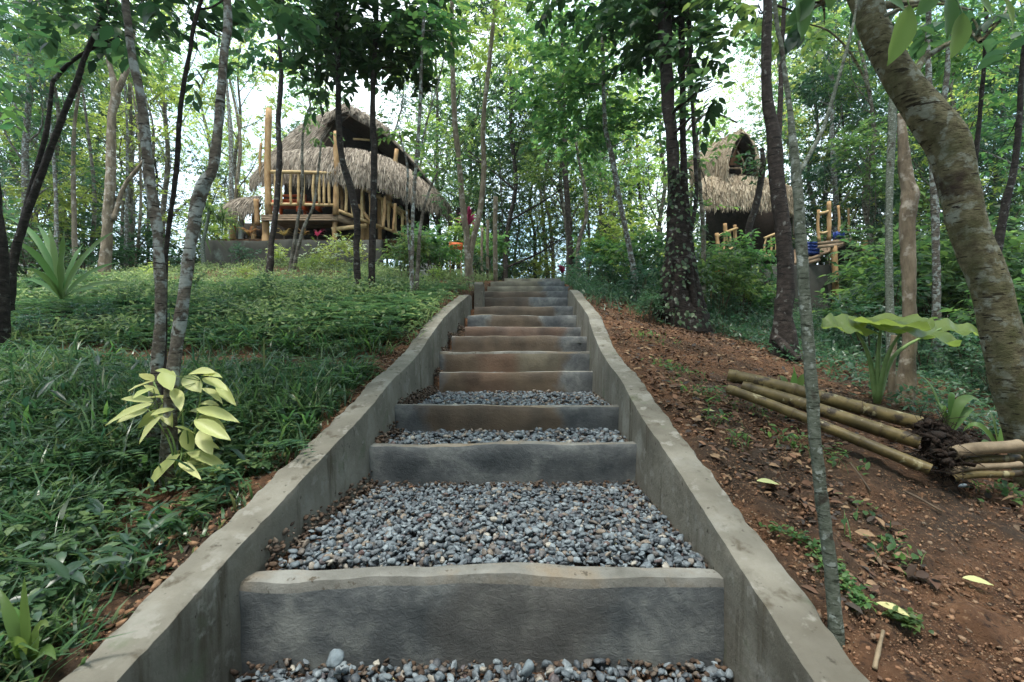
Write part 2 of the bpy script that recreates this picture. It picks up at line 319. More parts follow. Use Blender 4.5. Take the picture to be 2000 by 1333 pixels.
M['stem'] = solidmat('green_stem', [(.10, .17, .05), (.18, .26, .09)], 10, bump=.1, rough=.5)
M['bamboo'] = solidmat('weathered_bamboo', [(.045, .035, .016), (.12, .092, .036), (.22, .165, .068)], 7, 9, (1, 1, 1), .25, .003, .5, [((.04, .03, .018), 12, .53, .62), ((.26, .23, .13), 20, .6, .66)], 60)
M['bamboo_cut'] = solidmat('dry_split_bamboo', [(.10, .075, .045), (.2, .155, .10), (.3, .24, .16)], 9, bump=.3, rough=.6)
M['post'] = solidmat('peeled_post', [(.17, .10, .045), (.30, .18, .08), (.40, .27, .14)], 8, 6, (1, 1, .5), .3, .01, .7)
M['rail'] = solidmat('bamboo_rail', [(.24, .15, .065), (.38, .265, .125), (.47, .35, .19)], 7, 5, bump=.2, rough=.6)
M['deck'] = solidmat('deck_board', [(.10, .07, .045), (.2, .14, .09), (.28, .21, .14)], 5, 6, (1, 1, 6), .4, .01, .8)
M['thatch'] = islandmat('thatch', [(.035, .027, .02), (.11, .088, .066), (.22, .185, .142), (.32, .275, .22), (.14, .11, .082)], rough=.9, bscale=8)
M['thatch_warm'] = islandmat('thatch_fresh', [(.08, .058, .036), (.20, .155, .10), (.31, .255, .175), (.40, .34, .25), (.17, .125, .08)], rough=.9, bscale=8)
M['thatch_base'] = solidmat('thatch_underlayer', [(.05, .035, .022), (.12, .09, .06)], 12, bump=.5)
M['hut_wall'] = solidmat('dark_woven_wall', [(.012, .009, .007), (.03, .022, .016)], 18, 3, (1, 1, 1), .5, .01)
M['inner'] = solidmat('gable_matting', [(.07, .04, .022), (.14, .08, .045)], 14, 3, (1, 1, 1), .5, .01)
M['orange'] = solidmat('orange_paint', [(.42, .07, .02), (.58, .12, .035)], 6, bump=.1, rough=.5)
M['sign'] = solidmat('orange_sign_paint', [(.62, .12, .03), (.72, .17, .05)], 6, bump=.1, rough=.5)
M['signink'] = solidmat('sign_lettering', [(.28, .02, .01), (.34, .03, .015)], 6, bump=.1, rough=.5)
M['blue'] = solidmat('blue_plastic', [(.012, .035, .18), (.02, .05, .24)], 6, bump=.05, rough=.4)
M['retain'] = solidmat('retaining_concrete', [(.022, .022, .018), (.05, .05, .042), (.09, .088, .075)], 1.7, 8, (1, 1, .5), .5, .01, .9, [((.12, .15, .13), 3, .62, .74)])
M['slab'] = solidmat('pale_concrete', [(.22, .23, .22), (.32, .33, .32)], 4, bump=.3)
M['soilroot'] = solidmat('dark_root_soil', [(.012, .008, .006), (.035, .022, .015)], 16, bump=.8, bdist=.02)

# ------------------------------------------------------------------ ground
def build_ground():
    ys = np.concatenate([np.arange(-3, 0, .15), np.arange(0, 3.2, .025), np.arange(3.2, 9, .05), np.arange(9, 16, .2), np.arange(16, 40, 1.5), np.arange(40, 121, 8)])
    s = np.concatenate([np.arange(0, 1.2, .03), np.arange(1.2, 4, .07), np.arange(4, 10, .25), np.geomspace(10, 90, 22)])
    cols = []; nt_ = 24
    for y in ys:
        wl = xL(y)-.06; wr = xR(y)+.06
        fade = 1.0 if y < 8.7 else 0
        xs_l = wl - s[::-1]; zl = gz(xs_l, np.full_like(xs_l, y))
        xs_r = wr + s; zr = gz(xs_r, np.full_like(xs_r, y))
        xt = np.linspace(wl+.001, wr-.001, nt_); zt = np.full(nt_, float(tz(y))) if y < 10 else gz(xt, np.full(nt_, y))
        if y < 10: zt = np.minimum(zt+.012*fbm(xt*9, np.full(nt_, y*9), 2, 3), gz(xt, np.full(nt_, y))+.02)
        X = np.concatenate([xs_l, xt, xs_r]); Z = np.concatenate([zl, zt, zr])
        n_ = len(s); rough = .034*fbm(X*16, np.full_like(X, y*16), 21, 4)+.045*np.abs(fbm(X*4, np.full_like(X, y*4), 31, 4))-.012
        rough[n_:n_+nt_] = 0; rough[n_-1] = -.01; rough[n_+nt_] = -.01
        if y > 12: rough[:] = 0
        cols.append(np.stack([X, np.full_like(X, y), Z+rough], -1))
    V = np.array(cols); r, c = V.shape[:2]; i = np.arange(r-1)[:, None]*c; j = np.arange(c-1)[None]
    q = np.stack([i+j, i+j+1, i+c+j+1, i+c+j], -1).reshape(-1, 4)
    tag(obj('ground', V.reshape(-1, 3), [q], M['dirt'], smooth=True, origin=(0, 0, 0)), 'reddish brown soil bank rising on both sides of the concrete steps', 'ground', kind='structure')
build_ground()

# ------------------------------------------------------------------ side walls
def side_wall(xf, sgn, y0, y1, label, thick=.125):
    ys = np.concatenate([np.arange(y0, 3, .02), np.arange(3, y1, .04), [y1]]); V = []; n = len(ys)
    top = B(ys)+.007*fbm(ys*2.5, ys*0, 4+sgn, 3)+.004*fbm(ys*22, ys*0, 8, 2)
    top = top-np.clip((ys-(y1-.25))/.25, 0, 1)**2*.05
    bot = np.minimum(tz(ys)-.25, top-.3)
    xin = xf(ys)+sgn*.006*fbm(ys*3, ys*0+5, 14, 3)
    th = thick+.016*fbm(ys*4, ys*0+2, 17+sgn, 3)+.012*fbm(ys*28, ys*0+2, 19, 2)
    prof = [(0, -1.0, .02), (0, -.5, .008), (0, -.12, .0), (.004, -.018, 0), (.02, 0, 0), (.5, .004, 0), (.93, .0, 0), (1.0, -.02, 0), (1.0, -1.0, .0)]
    rows = []
    for k, (u, v, bulge) in enumerate(prof):
        x = xin+sgn*(u*th-bulge)
        h = top-bot
        z = top+np.where(abs(v) >= .1, v*h*.999, v*.8)+(.003*fbm(ys*40, ys*0+k, 23, 2))
        x = x+.003*fbm(ys*30, ys*0+k*3.3, 27, 2)
        rows.append(np.stack([x, ys, z], -1))
    V = np.array(rows); m = len(prof); i = np.arange(m-1)[:, None]*n; j = np.arange(n-1)[None]
    q = np.stack([i+j, i+j+1, i+n+j+1, i+n+j], -1).reshape(-1, 4)
    if sgn < 0: q = q[:, ::-1]
    V = V.reshape(-1, 3); e = [np.array([[k*n+n-1 for k in (0, 1, 7, 8)], [k*n+n-1 for k in (1, 2, 6, 7)], [k*n+n-1 for k in (2, 3, 5, 6)]])]
    o = obj('low_wall', V, [q]+e, M['wall'], smooth=True)
    o.data.set_sharp_from_angle(angle=R(50)) if hasattr(o.data, 'set_sharp_from_angle') else None
    return tag(o, label, 'low wall', 'cement walls flanking the steps')
side_wall(xL, -1, .35, 6.33, 'wavy grey cement wall flanking the steps on the grassy side')
side_wall(xR, 1, .35, 6.95, 'wavy grey cement wall flanking the steps on the bare soil side')
def lumpy_box(name, x0, x1, y0, y1, z0, z1, m, parent=None, seed=0, amp=.006, nx=None, sag=0, top_mat=None):
    nx = nx or max(8, int((x1-x0)/.02)); xs = np.linspace(x0, x1, nx)
    prof = [(0, 0), (0, .25), (0, .5), (0, .75), (0, .94), (.1, 1.0), (.5, 1.01), (.9, 1.0), (1, .92), (1, 0)]
    rows = []
    for k, (u, v) in enumerate(prof):
        top = z1+amp*1.6*fbm(xs*3+seed, xs*0+k*.15, seed, 3)-sag*np.sin((xs-x0)/(x1-x0)*np.pi)
        y = y0+(y1-y0)*u+amp*fbm(xs*4+seed, xs*0+v*2, seed+3, 4)
        rows.append(np.stack([xs, y, z0+(top-z0)*v], -1))
    V = np.array(rows); m_ = len(prof); i = np.arange(m_-1)[:, None]*nx; j = np.arange(nx-1)[None]
    q = np.stack([i+j, i+j+1, i+nx+j+1, i+nx+j], -1).reshape(-1, 4)
    V = V.reshape(-1, 3); cap = [[0, nx, 8*nx, 9*nx], [nx, 2*nx, 7*nx, 8*nx], [2*nx, 3*nx, 6*nx, 7*nx], [3*nx, 4*nx, 5*nx, 6*nx]]
    caps = np.array([c[::-1] for c in cap]+[[v+nx-1 for v in c] for c in cap])
    mi = None
    if top_mat: mi = np.concatenate([np.repeat((np.arange(m_-1) >= (4 if x1-x0 > 1.4 else 5)).astype(int)*(np.arange(m_-1) < 8), nx-1), np.zeros(len(caps), int)])
    o = obj(name, V, [q, caps], m, parent, smooth=True, mats=[m, top_mat] if top_mat else None, midx=mi)
    o.data.set_sharp_from_angle(angle=R(38))
    return o
tag(lumpy_box('wall_pillar', -.515, -.40, 6.5, 6.95, .3, .905, M['wall'], seed=5), 'short upright cement block at the upper end of the grassy side wall', 'wall pillar')
stair = thing('stairway', (0, 1.4, -.95), 'flight of rough cement steps with blue grey gravel between the lower ones', 'steps')
br = (.095, .07, .045); rd = (.115, .07, .045); ol = (.15, .14, .1)
stains = [[(-.2, .25, (.12, .105, .085), .35)], [], [(-.5, .32, br, .9)], [(-.6, .42, br, .95), (-.35, .0, rd, .6)], [(-.6, .45, br, .9), (-.3, .05, rd, .8), (.05, .4, ol, .7)],
          [(-.6, .5, br, .9)], [(-.6, .6, rd, .8)], [(-.3, .35, br, .9)], [(-.6, .55, br, .85)], [(-.6, .3, br, .85)], [(-.5, .5, br, .9)], [(-.5, .5, ol, .9)], [(-.5, .5, ol, .9)], [(-.6, .6, (.2, .19, .14), .9)]]
for i, (y, zt_, zb, pl, pr) in enumerate(ST):
    x0 = (pl-1000)*y/F; x1 = (pr-1000)*y/F
    if abs(x0-xL(y)) < .05: x0 = xL(y)-.03
    if abs(x1-xR(y)) < .05: x1 = xR(y)+.03
    lumpy_box('step', x0, x1, y, y+.085, zb-.12, zt_, stepmat('step_cement', stains[i], 1 if i < 9 else 1.2), stair, seed=11+i*3, amp=.02 if i == 0 else .013, top_mat=M['cap'])

# ------------------------------------------------------------------ stones
def ico(sub):
    import bmesh
    bm = bmesh.new(); bmesh.ops.create_icosphere(bm, subdivisions=sub, radius=1)
    v = np.array([x.co[:] for x in bm.verts]); f = np.array([[q.index for q in p.verts] for p in bm.faces]); bm.free(); return v, f
ICO1, ICO2 = ico(1), ico(2)
def stones(mb, pos, size, T=ICO1, flat=.6, jit=.22):
    n = len(pos); v, f = T; size = np.broadcast_to(size, (n,))
    q = rng.normal(size=(n, 4)); q /= np.linalg.norm(q, axis=1)[:, None]; w, x, y, z = q.T
    Rm = np.stack([1-2*(y*y+z*z), 2*(x*y-z*w), 2*(x*z+y*w), 2*(x*y+z*w), 1-2*(x*x+z*z), 2*(y*z-x*w), 2*(x*z-y*w), 2*(y*z+x*w), 1-2*(x*x+y*y)], -1).reshape(n, 3, 3)
    sc = np.stack([rng.uniform(.8, 1.35, n), rng.uniform(.65, 1., n), rng.uniform(.4, .8, n)], -1)
    # squarish blocks: pull towards a few cutting planes
    pv = np.repeat(v[None], n, 0)*(1+jit*rng.normal(size=(n, len(v), 1)))
    for _ in range(9 if len(v) > 20 else 3):
        pn = norm(rng.normal(size=(n, 3))); h = rng.uniform(.5, .8, n); dd = np.maximum(0, np.einsum('nki,ni->nk', pv, pn)-h[:, None]); pv = pv-dd[..., None]*pn[:, None]
    pv = pv*1.2
    V = np.einsum('nij,nkj->nki', Rm, pv*sc[:, None])*size[:, None, None]/2
    V[..., 2] *= .8
    V += np.asarray(pos)[:, None]
    mb.add(V.reshape(-1, 3), [(f[None]+(np.arange(n)*len(v))[:, None, None]).reshape(-1, 3)])
def bed(y0, y1, z, n, size, label, T=ICO1, mleft=.02, slope=0, edge=.0):
    mb = MB(); y = rng.uniform(y0, y1, n); u = rng.random(n)
    a = xL(y)+mleft; b = xR(y)-.02; x = a+(b-a)*u
    keep = rng.random(n) < np.clip((x-a)/.1+edge, 0, 1); x, y = x[keep], y[keep]; n = len(x)
    zz = z+slope*(y-y0)+rng.uniform(-.03, .012, n)+.015*fbm(x*4, y*4, 44, 2)
    s = rng.uniform(size*.6, size*1.3, n)
    stones(mb, np.stack([x, y, zz], -1), s, T, jit=.03 if T is ICO2 else .15)
    tag(mb.build('gravel', M['gravel']), label, 'gravel', kind='stuff')
bed(.45, 1.39, -.925, 4600, .028, 'blue grey gravel in front of the lowest step', ICO2, .03, edge=.1)
bed(1.49, 2.29, -.675, 8000, .025, 'wide bed of blue grey gravel above the lowest step', ICO2, .02, .02, edge=.0)
bed(2.38, 2.77, -.485, 1900, .030, 'narrow strip of gravel behind the second step', ICO1, .02, edge=.1)
bed(2.86, 3.94, -.37, 3600, .030, 'gravel behind the third step', ICO1, .04, 0, edge=.1)
mb = MB()
for i in range(3, 8):
    y = rng.uniform(ST[i][0]+.09, ST[i+1][0], 240); x = rng.uniform(-.6, .7, 240)
    stones(mb, np.stack([x, y, ST[i][1]-.03+rng.uniform(-.02, .012, 240)], -1), rng.uniform(.018, .035, 240))
tag(mb.build('gravel', M['gravel']), 'thin scatter of gravel on the upper treads', 'gravel', kind='stuff')
# soil and rubble between step ends and the wall on the grassy side
mb = MB(); pts = []
for k in range(2600):
    y = rng.uniform(1.5, 5.7); 
    if y < 2.8 and rng.random() < .3: continue
    x = xL(y)+abs(rng.normal(0, .05)); h = max(0, .10-(x-xL(y)))*.9
    pts.append((x, y, tz(y)+h*rng.random()))
stones(mb, np.array(pts), rng.uniform(.008, .026, len(pts)))
pts = [(xR(y)-abs(rng.normal(0, .03)), y, tz(y)+.02*rng.random()) for y in rng.uniform(1.5, 4, 500)]
stones(mb, np.array(pts), rng.uniform(.01, .028, len(pts)))
pts = [(rng.uniform(-.8, .62), rng.uniform(1.33, 1.395), -.93+.02*rng.random()) for _ in range(260)]+[(rng.uniform(-.66, .6), rng.uniform(2.24, 2.295), -.66+.02*rng.random()) for _ in range(260)]
stones(mb, np.array(pts), rng.uniform(.008, .022, len(pts)))
tag(mb.build('soil_rubble', M['rubble']), 'crumbly brown soil along the foot of the side walls', 'soil', kind='stuff')
for (px, py, d, s, lab) in [(655, 1290, 1.3, .058, 'large pale blue stone leaning on the lowest step'), (1030, 1306, 1.31, .05, 'wide flat grey stone at the foot of the lowest step'), (1880, 948, 1.95, .045, 'small grey pebble lying below the cut bamboo')]:
    mb = MB(); p = P(px, py, d); stones(mb, [p], s, ICO2, jit=.06); tag(mb.build('stone', M['blue_stone']), lab, 'stone')

# soil clods and leaf litter on the bare banks
mb = MB(); n = 70000
y = .7+rng.random(n)**1.5*7; x = xR(y)+.15+rng.random(n)**1.2*(.6+y*1.05)
stones(mb, np.stack([x, y, gz(x, y)+rng.uniform(-.004, .006, n)], -1), .004+.016*rng.random(n)**9)
n = 9000; y = .5+rng.random(n)**1.3*6; x = xL(y)-.14-np.abs(rng.normal(0, .16, n))
stones(mb, np.stack([x, y, gz(x, y)+rng.uniform(-.004, .008, n)], -1), .005+.028*rng.random(n)**4.5)
tag(mb.build('soil_clods', M['clod']), 'loose red soil crumbs on the banks', 'soil', kind='stuff')
mb = MB(); n = 34000; y = .8+rng.random(n)**1.0*8; x = xR(y)+.18+rng.random(n)*(.5+y*1.1); k = fbm(x*1.2, y*1.2, 55, 3)+.1*(y-3) > -.2; x, y = x[k], y[k]; n = len(x)
d_ = rdir(n)*np.array([1, 1, .25]); l_ = .012+.045*rng.random(n)**2.5
leaves(mb, np.stack([x, y, gz(x, y)+.006+.012*rng.random(n)], -1), d_, norm(np.array([0, 0, 1.])+rdir(n)*.6), l_, l_*.5, T_NEAR)
n = 1500; y = 1+rng.random(n)*5.5; x = xL(y)-.14-rng.random(n)*.4
leaves(mb, np.stack([x, y, gz(x, y)+.012], -1), rdir(n)*np.array([1, 1, .25]), norm(np.array([0, 0, 1.])+rdir(n)*.6), .03*rng.random(n)+.01, .015, T_NEAR)
n = 130; y = rng.uniform(1., 7.5, n); x = xL(y)+.06+rng.random(n)*(xR(y)-xL(y)-.12)
zt2 = np.maximum(tz(y), tz(y+.04))+.02; leaves(mb, np.stack([x, y, zt2], -1), rdir(n)*np.array([1, 1, .2]), norm(np.array([0, 0, 1.])+rdir(n)*.5), rng.uniform(.015, .045, n), .016, T_NEAR)
tag(mb.build('leaf_litter', M['litter']), 'dry brown leaf litter on the soil', 'leaf litter', kind='stuff')

# ------------------------------------------------------------------ ground cover
def blades(mb, pos, H, Wd, bend, az=None):
    n = len(pos); az = rng.uniform(0, 2*np.pi, n) if az is None else az
    f = np.stack([np.cos(az), np.sin(az), 0*az], -1); s = np.stack([-np.sin(az), np.cos(az), 0*az], -1)
    ts = np.array([0, .3, .65, 1.0]); ws = np.array([.6, 1, .8, 0])
    V = []
    for t, w in zip(ts, ws):
        c = pos+f*(bend*H*t**1.6)[:, None]+np.array([0, 0, 1.])*(H*(t-.45*bend*t**2.5))[:, None]
        if w: V += [c-s*(Wd*w/2)[:, None], c+s*(Wd*w/2)[:, None]]
        else: V.append(c)
    V = np.stack(V, 1); o = (np.arange(n)*7)[:, None, None]
    mb.add(V.reshape(-1, 3), [(np.array([[[0, 1, 3, 2], [2, 3, 5, 4]]])+o).reshape(-1, 4), (np.array([[[4, 5, 6]]])+o).reshape(-1, 3)])
def gpos(x, y, dz=0): return np.stack([x, y, gz(x, y)+dz], -1)
def left_xy(n, y0, y1, p=1.0):
    y = y0+rng.random(n)**p*(y1-y0); w = np.minimum(1.1*y+.8, 9); x = xL(y)-.17-rng.random(n)*w; return x, y
def soilmask(x, y):      # bare patches of the grassy bank
    m = .6*fbm(x*1.1, y*1.6, 71, 3)-1.8*np.exp(-((x+1.26)**2/.06+(y-1.7)**2/.08))
    e = np.clip((xL(y)-.15-x)/(.17+.15*fbm(y*2, y*0, 5, 2)), 0, 1)
    band = np.exp(-((y-3.45-.15*np.sin(x*1.3))/.26)**2)*1.05*(x > -3.6)
    return np.clip(e+m*.6, 0, 1)-band
# clumped long grass near the camera
mb = MB(); x, y = left_xy(3600, .75, 3.6, .9); k = rng.random(len(x)) < soilmask(x, y); x, y = x[k], y[k]
nb = 22; idx = np.repeat(np.arange(len(x)), nb); n = len(idx)
px_ = x[idx]+rng.normal(0, .035, n); py_ = y[idx]+rng.normal(0, .035, n); sc = ((.7+.6*rng.random(len(x)))*(1+1.1*np.clip(fbm(x*1.7, y*1.7, 61, 2), -.4, 1)))[idx]
blades(mb, gpos(px_, py_, -.01), sc*rng.uniform(.03, .15, n)*(1+.7*(rng.random(n) < .05)), rng.uniform(.003, .012, n), rng.uniform(.3, 1.1, n))
tag(mb.build('grass', M['grass']), 'long dark green grass on the near bank', 'grass', kind='stuff')
# fallen over broad blades
mb = MB(); x, y = left_xy(16000, .8, 6.5, 1); k = rng.random(len(x)) < soilmask(x, y)*.9; x, y = x[k], y[k]; n = len(x)
l_ = rng.uniform(.04, .12, n); leaves(mb, gpos(x, y, .03)+np.array([0, 0, 1])*rng.uniform(-.02, .08, n)[:, None], rdir(n)*np.array([1, 1, .45]), norm(np.array([0, 0, 1.])+rdir(n)*.4), l_, l_*rng.uniform(.13, .3, n), T_NEAR)
tag(mb.build('bamboo_grass', M['leaf_teal']), 'broad bladed grass leaves mixed through the bank', 'grass', kind='stuff')
# single long arching blades
mb = MB(); x, y = left_xy(3000, .75, 4.5, .8); k = rng.random(len(x)) < soilmask(x, y)*np.clip(.4+2*fbm(x*1.3, y*1.3, 68, 2), 0, 1); x, y = x[k], y[k]; n = len(x)
blades(mb, gpos(x, y, -.01), rng.uniform(.16, .34, n), rng.uniform(.004, .012, n), rng.uniform(.5, 1.4, n))
tag(mb.build('long_grass', M['leaf_teal']), 'single long arching blades standing above the bank growth', 'grass', kind='stuff')
# coarse tall tufts
mb = MB(); x, y = left_xy(330, .8, 4.5, .8); k = rng.random(len(x)) < soilmask(x, y)*1.2; x, y = x[k], y[k]; nb = 13; idx = np.repeat(np.arange(len(x)), nb); n = len(idx)
blades(mb, gpos(x[idx]+rng.normal(0, .025, n), y[idx]+rng.normal(0, .025, n), -.01), rng.uniform(.08, .24, n), rng.uniform(.009, .02, n), rng.uniform(.5, 1.3, n))
tag(mb.build('coarse_grass', M['leaf_mid']), 'coarse broad bladed tufts on the bank', 'grass', kind='stuff')
# small broad leaved herbs
mb = MB(); x, y = left_xy(9000, .8, 6, .9); k = rng.random(len(x)) < soilmask(x, y)*np.clip(.6+1.5*fbm(x*1.5, y*1.5, 66, 2), 0, 1); x, y = x[k], y[k]; m_ = len(x); per = 7; idx = np.repeat(np.arange(m_), per)
hh = rng.uniform(.02, .13, m_)[idx]*rng.uniform(.5, 1.1, m_*per); az = rng.uniform(0, 6.28, m_*per); l_ = (rng.uniform(.02, .055, m_)[idx])*rng.uniform(.7, 1.2, m_*per); dr = np.stack([np.cos(az), np.sin(az), rng.uniform(-.3, .5, m_*per)], -1)
leaves(mb, gpos(x, y)[idx]+np.array([0, 0, 1])*hh[:, None]+dr*.012, dr, norm(np.array([0, 0, 1.])+rdir(m_*per)*.3), l_, l_*.55, T_NEAR)
tag(mb.build('herbs', M['herb']), 'small broad leaved herbs among the grass of the bank', 'ground cover', kind='stuff')
# feathery ferny cover
mb = MB(); x, y = left_xy(15000, 1.6, 7.2, 1); k = rng.random(len(x)) < np.clip(soilmask(x, y), 0, 1)*np.clip(.5+fbm(x*.9, y*.9, 81, 2)*1.6+(y > 3.6)*.5, 0, 1); x, y = x[k], y[k]; m_ = len(x)
nl = 14; az = rng.uniform(0, 2*np.pi, m_); L0 = rng.uniform(.10, .22, m_); idx = np.repeat(np.arange(m_), nl); t = np.tile(np.repeat(np.linspace(.15, 1, nl//2), 2), m_); sg = np.tile([1, -1], m_*nl//2)
d0 = np.stack([np.cos(az), np.sin(az), .25+0*az], -1); s0 = np.stack([-np.sin(az), np.cos(az), 0*az], -1)
pos = gpos(x, y, .02)+np.array([0, 0, 1])*(rng.uniform(.0, .09, m_)+.07*(y > 3.7)*rng.random(m_)*(1+2*fbm(x*.9, y*.9, 83, 2)))[:, None]
pp = pos[idx]+d0[idx]*(L0[idx]*t)[:, None]-np.array([0, 0, 1])*(t**2*L0[idx]*.35)[:, None]
ll = L0[idx]*.36*(1.1-.6*t); leaves(mb, pp, s0[idx]*sg[:, None]+d0[idx]*.5, np.tile([0, 0, 1.], (len(pp), 1))+rdir(len(pp))*.25, ll, ll*.34, T_FAR)
tag(mb.build('fern_cover', M['herb']), 'feathery dark green ground cover on the bank', 'ground cover', kind='stuff')
# light leafy cover near the crest
mb = MB(); n = 80000; y = 3.7+rng.random(n)**.9*9.5; x = xL(y)-.1-rng.random(n)*np.minimum(1.15*y, 12); k = ((x+4.4)**2+(y-4.6)**2 > .5) & (rng.random(n) < np.clip(.62+2.2*fbm(x*1.6, y*1.6, 87, 3), .12, 1)); x, y = x[k], y[k]; n = len(x)
h = .03+.17*rng.random(n)*(1+.8*fbm(x*1.3, y*1.3, 88, 2)); l_ = rng.uniform(.03, .075, n)
leaves(mb, gpos(x, y)+np.array([0, 0, 1])*h[:, None], rdir(n)*np.array([1, 1, .5]), norm(np.array([0, 0, 1.])+rdir(n)*.6), l_, l_*.45, T_FAR)
x2 = x[:14000]; y2 = y[:14000]; nn = len(x2); blades(mb, gpos(x2, y2, -.01), rng.uniform(.08, .26, nn), rng.uniform(.006, .014, nn), rng.uniform(.2, .9, nn))
tag(mb.build('crest_grass', M['grass_far']), 'pale green leafy growth covering the top of the grassy bank', 'ground cover', kind='stuff')
# right bank growth
mb = MB(); n = 60000; y = 4.6+rng.random(n)**.8*12; x = xR(y)+.1+rng.random(n)*np.minimum(1.15*y, 12)
k = rng.random(n) < np.clip((y-5.0)/1.8+.5*fbm(x*.8, y*.8, 91, 3)+np.clip((x-2.6)/3, 0, .5), 0, 1); x, y = x[k], y[k]; n = len(x)
h = .03+.28*rng.random(n)**1.3*(1+fbm(x*1.2, y*1.2, 93, 2)); l_ = rng.uniform(.035, .085, n)
leaves(mb, gpos(x, y)+np.array([0, 0, 1])*h[:, None], rdir(n)*np.array([1, 1, .5]), norm(np.array([0, 0, 1.])+rdir(n)*.6), l_, l_*.42, T_FAR)
k = slice(0, n//3); nn = len(x[k]); blades(mb, gpos(x[k], y[k], -.01), rng.uniform(.1, .34, nn), rng.uniform(.006, .013, nn), rng.uniform(.2, .9, nn))
n = 14000; y = 2.9+rng.random(n)*3; x = 2.6+rng.random(n)*3.5+(3-y)*.1; k = rng.random(n) < np.clip((x-2.2-.25*(4-y))/1.5+fbm(x, y, 95, 2)*.7, 0, 1); x, y = x[k], y[k]; n = len(x); l_ = rng.uniform(.03, .075, n)
leaves(mb, gpos(x, y)+np.array([0, 0, 1])*(.02+.13*rng.random(n))[:, None], rdir(n)*np.array([1, 1, .5]), norm(np.array([0, 0, 1.])+rdir(n)*.6), l_, l_*.42, T_FAR)
tag(mb.build('bank_growth', M['leaf_teal']), 'low green growth behind the bare red soil', 'ground cover', kind='stuff')
# sparse small weeds on the bare soil
mb = MB()
for (px, py, d, n_, r_) in [(1370, 790, 2.75, 90, .13), (1395, 860, 2.35, 40, .08), (1550, 870, 2.2, 70, .12), (1345, 700, 3.3, 50, .1), (1480, 800, 2.6, 60, .14), (1640, 900, 2.1, 50, .1), (1745, 1080, 1.5, 40, .07), (1960, 930, 2.1, 90, .18), (1450, 900, 2.1, 30, .06), (1270, 660, 4.2, 90, .16), (1300, 720, 3.4, 60, .09), (1500, 730, 3.3, 60, .2), (1690, 1010, 1.7, 20, .07)]:
    n_ = int(n_*.6); c = P(px, py, d); x = c[0]+rng.normal(0, r_*.6, n_); y = c[1]+rng.normal(0, r_*.5, n_); z = gz(x, y)+rng.uniform(.004, .07, n_); l_ = rng.uniform(.02, .05, n_)
    leaves(mb, np.stack([x, y, z], -1), rdir(n_)*np.array([1, 1, .6]), norm(np.array([0, 0, 1.])+rdir(n_)*.5), l_, l_*.45, T_NEAR)
    blades(mb, gpos(x[:n_//2], y[:n_//2], -.005), rng.uniform(.04, .11, n_//2), rng.uniform(.002, .005, n_//2), rng.uniform(.3, 1, n_//2))
tag(mb.build('weeds', M['leaf_mid']), 'small scattered weeds sprouting from the bare soil', 'weeds', kind='stuff')
#PART2
# ------------------------------------------------------------------ trees
def crown(parent, blobs, m, L, T=T_FAR, seed=0, name='crown', **k):
    mb = MB()
    for (c, r, n) in blobs: blob(mb, c, r, n, L, T, **k)
    return mb.build(name, m, parent)
def limb(mb, a, b, r0, r1, sag=.15):
    a = np.asarray(a, float); b = np.asarray(b, float); mid = (a+b)/2+rng.normal(0, .06, 3)*np.linalg.norm(b-a)+np.array([0, 0, -sag*np.linalg.norm(b-a)*.3])
    tube(mb, spline([a, mid, b], 7), np.linspace(r0, r1, 7), 5, cap=False)
def tree(name, label, d, path, bk, branches=(), blobs=(), leaf='leaf_mid', L=.1, T=T_FAR, ext=True, group=None, top=None, cat='tree', lump=.3, sides=12, dslope=0, asp=.5, twigs=True, base_drop=.12, crown_default=True, brk=None, flat=.75):
    p3 = [P(px, py, d+dslope*(path[0][1]-py)/680) for px, py, w in path]; wk = .76 if d < 3 else .85; rr = [w*wk*d/F/2 for px, py, w in path]
    base = p3[0].copy(); base[2] = min(base[2], float(gz(base[0], base[1])))
    p3[0] = base-np.array([0, 0, base_drop]); rr[0] *= 1.25
    if ext:
        dirn = norm(p3[-1]-p3[-2]); 
        if dirn[2] < 0: dirn = np.array([0, 0, 1.])
        e = 1.2+.12*d
        p3 += [p3[-1]+dirn*e*.5+rng.normal(0, .04, 3)*e, p3[-1]+norm(dirn+np.array([0, 0, .6]))*e+rng.normal(0, .05, 3)*e]; rr += [rr[-1]*.8, rr[-1]*.45]
    t = thing(name, base, label, cat, group)
    mb = MB(); n = max(24, len(p3)*9); sp = spline(p3, n); q = np.interp(np.linspace(0, 1, n), np.linspace(0, 1, len(rr)), rr)
    tube(mb, sp, q, sides, lump, seed=len(label))
    for br_ in branches:
        bp = [P(px, py, d+dz) for px, py, w, dz in br_]; bw = [w*wk*d/F/2 for px, py, w, dz in br_]
        m_ = len(bp)*7; tube(mb, spline(bp, m_), np.interp(np.linspace(0, 1, m_), np.linspace(0, 1, len(bw)), bw), max(6, sides-4), lump*.7)
    B_ = []
    for (px, py, dz, r, nn) in blobs: B_.append((P(px, py, d+dz), r, int(nn*(1.7 if d > 4 else 1))))
    if ext and crown_default:
        tip = p3[-1]; k = .9+.07*d
        for _ in range(3): B_.append((tip+rng.normal(0, .5, 3)*k*np.array([1, 1, .4])+np.array([0, 0, .2*k]), k*.75, 420))
    if twigs:
        for (c, r, nn) in B_:
            j = np.argmin(np.linalg.norm(sp-(c-np.array([0, 0, .35*r])), axis=1)); j = max(j, n//3)
            limb(mb, sp[j], c, max(.004, q[j]*.35), max(.002, q[j]*.1))
            for _ in range(3):
                e = c+rdir(1)[0]*r*.8; limb(mb, c*.7+sp[j]*.3, e, max(.003, q[j]*.14), .0015)
    mb.build('trunk', M[bk], t, smooth=True)
    if B_: crown(t, B_, M[leaf], L, T, asp=asp, flat=flat)
    return t
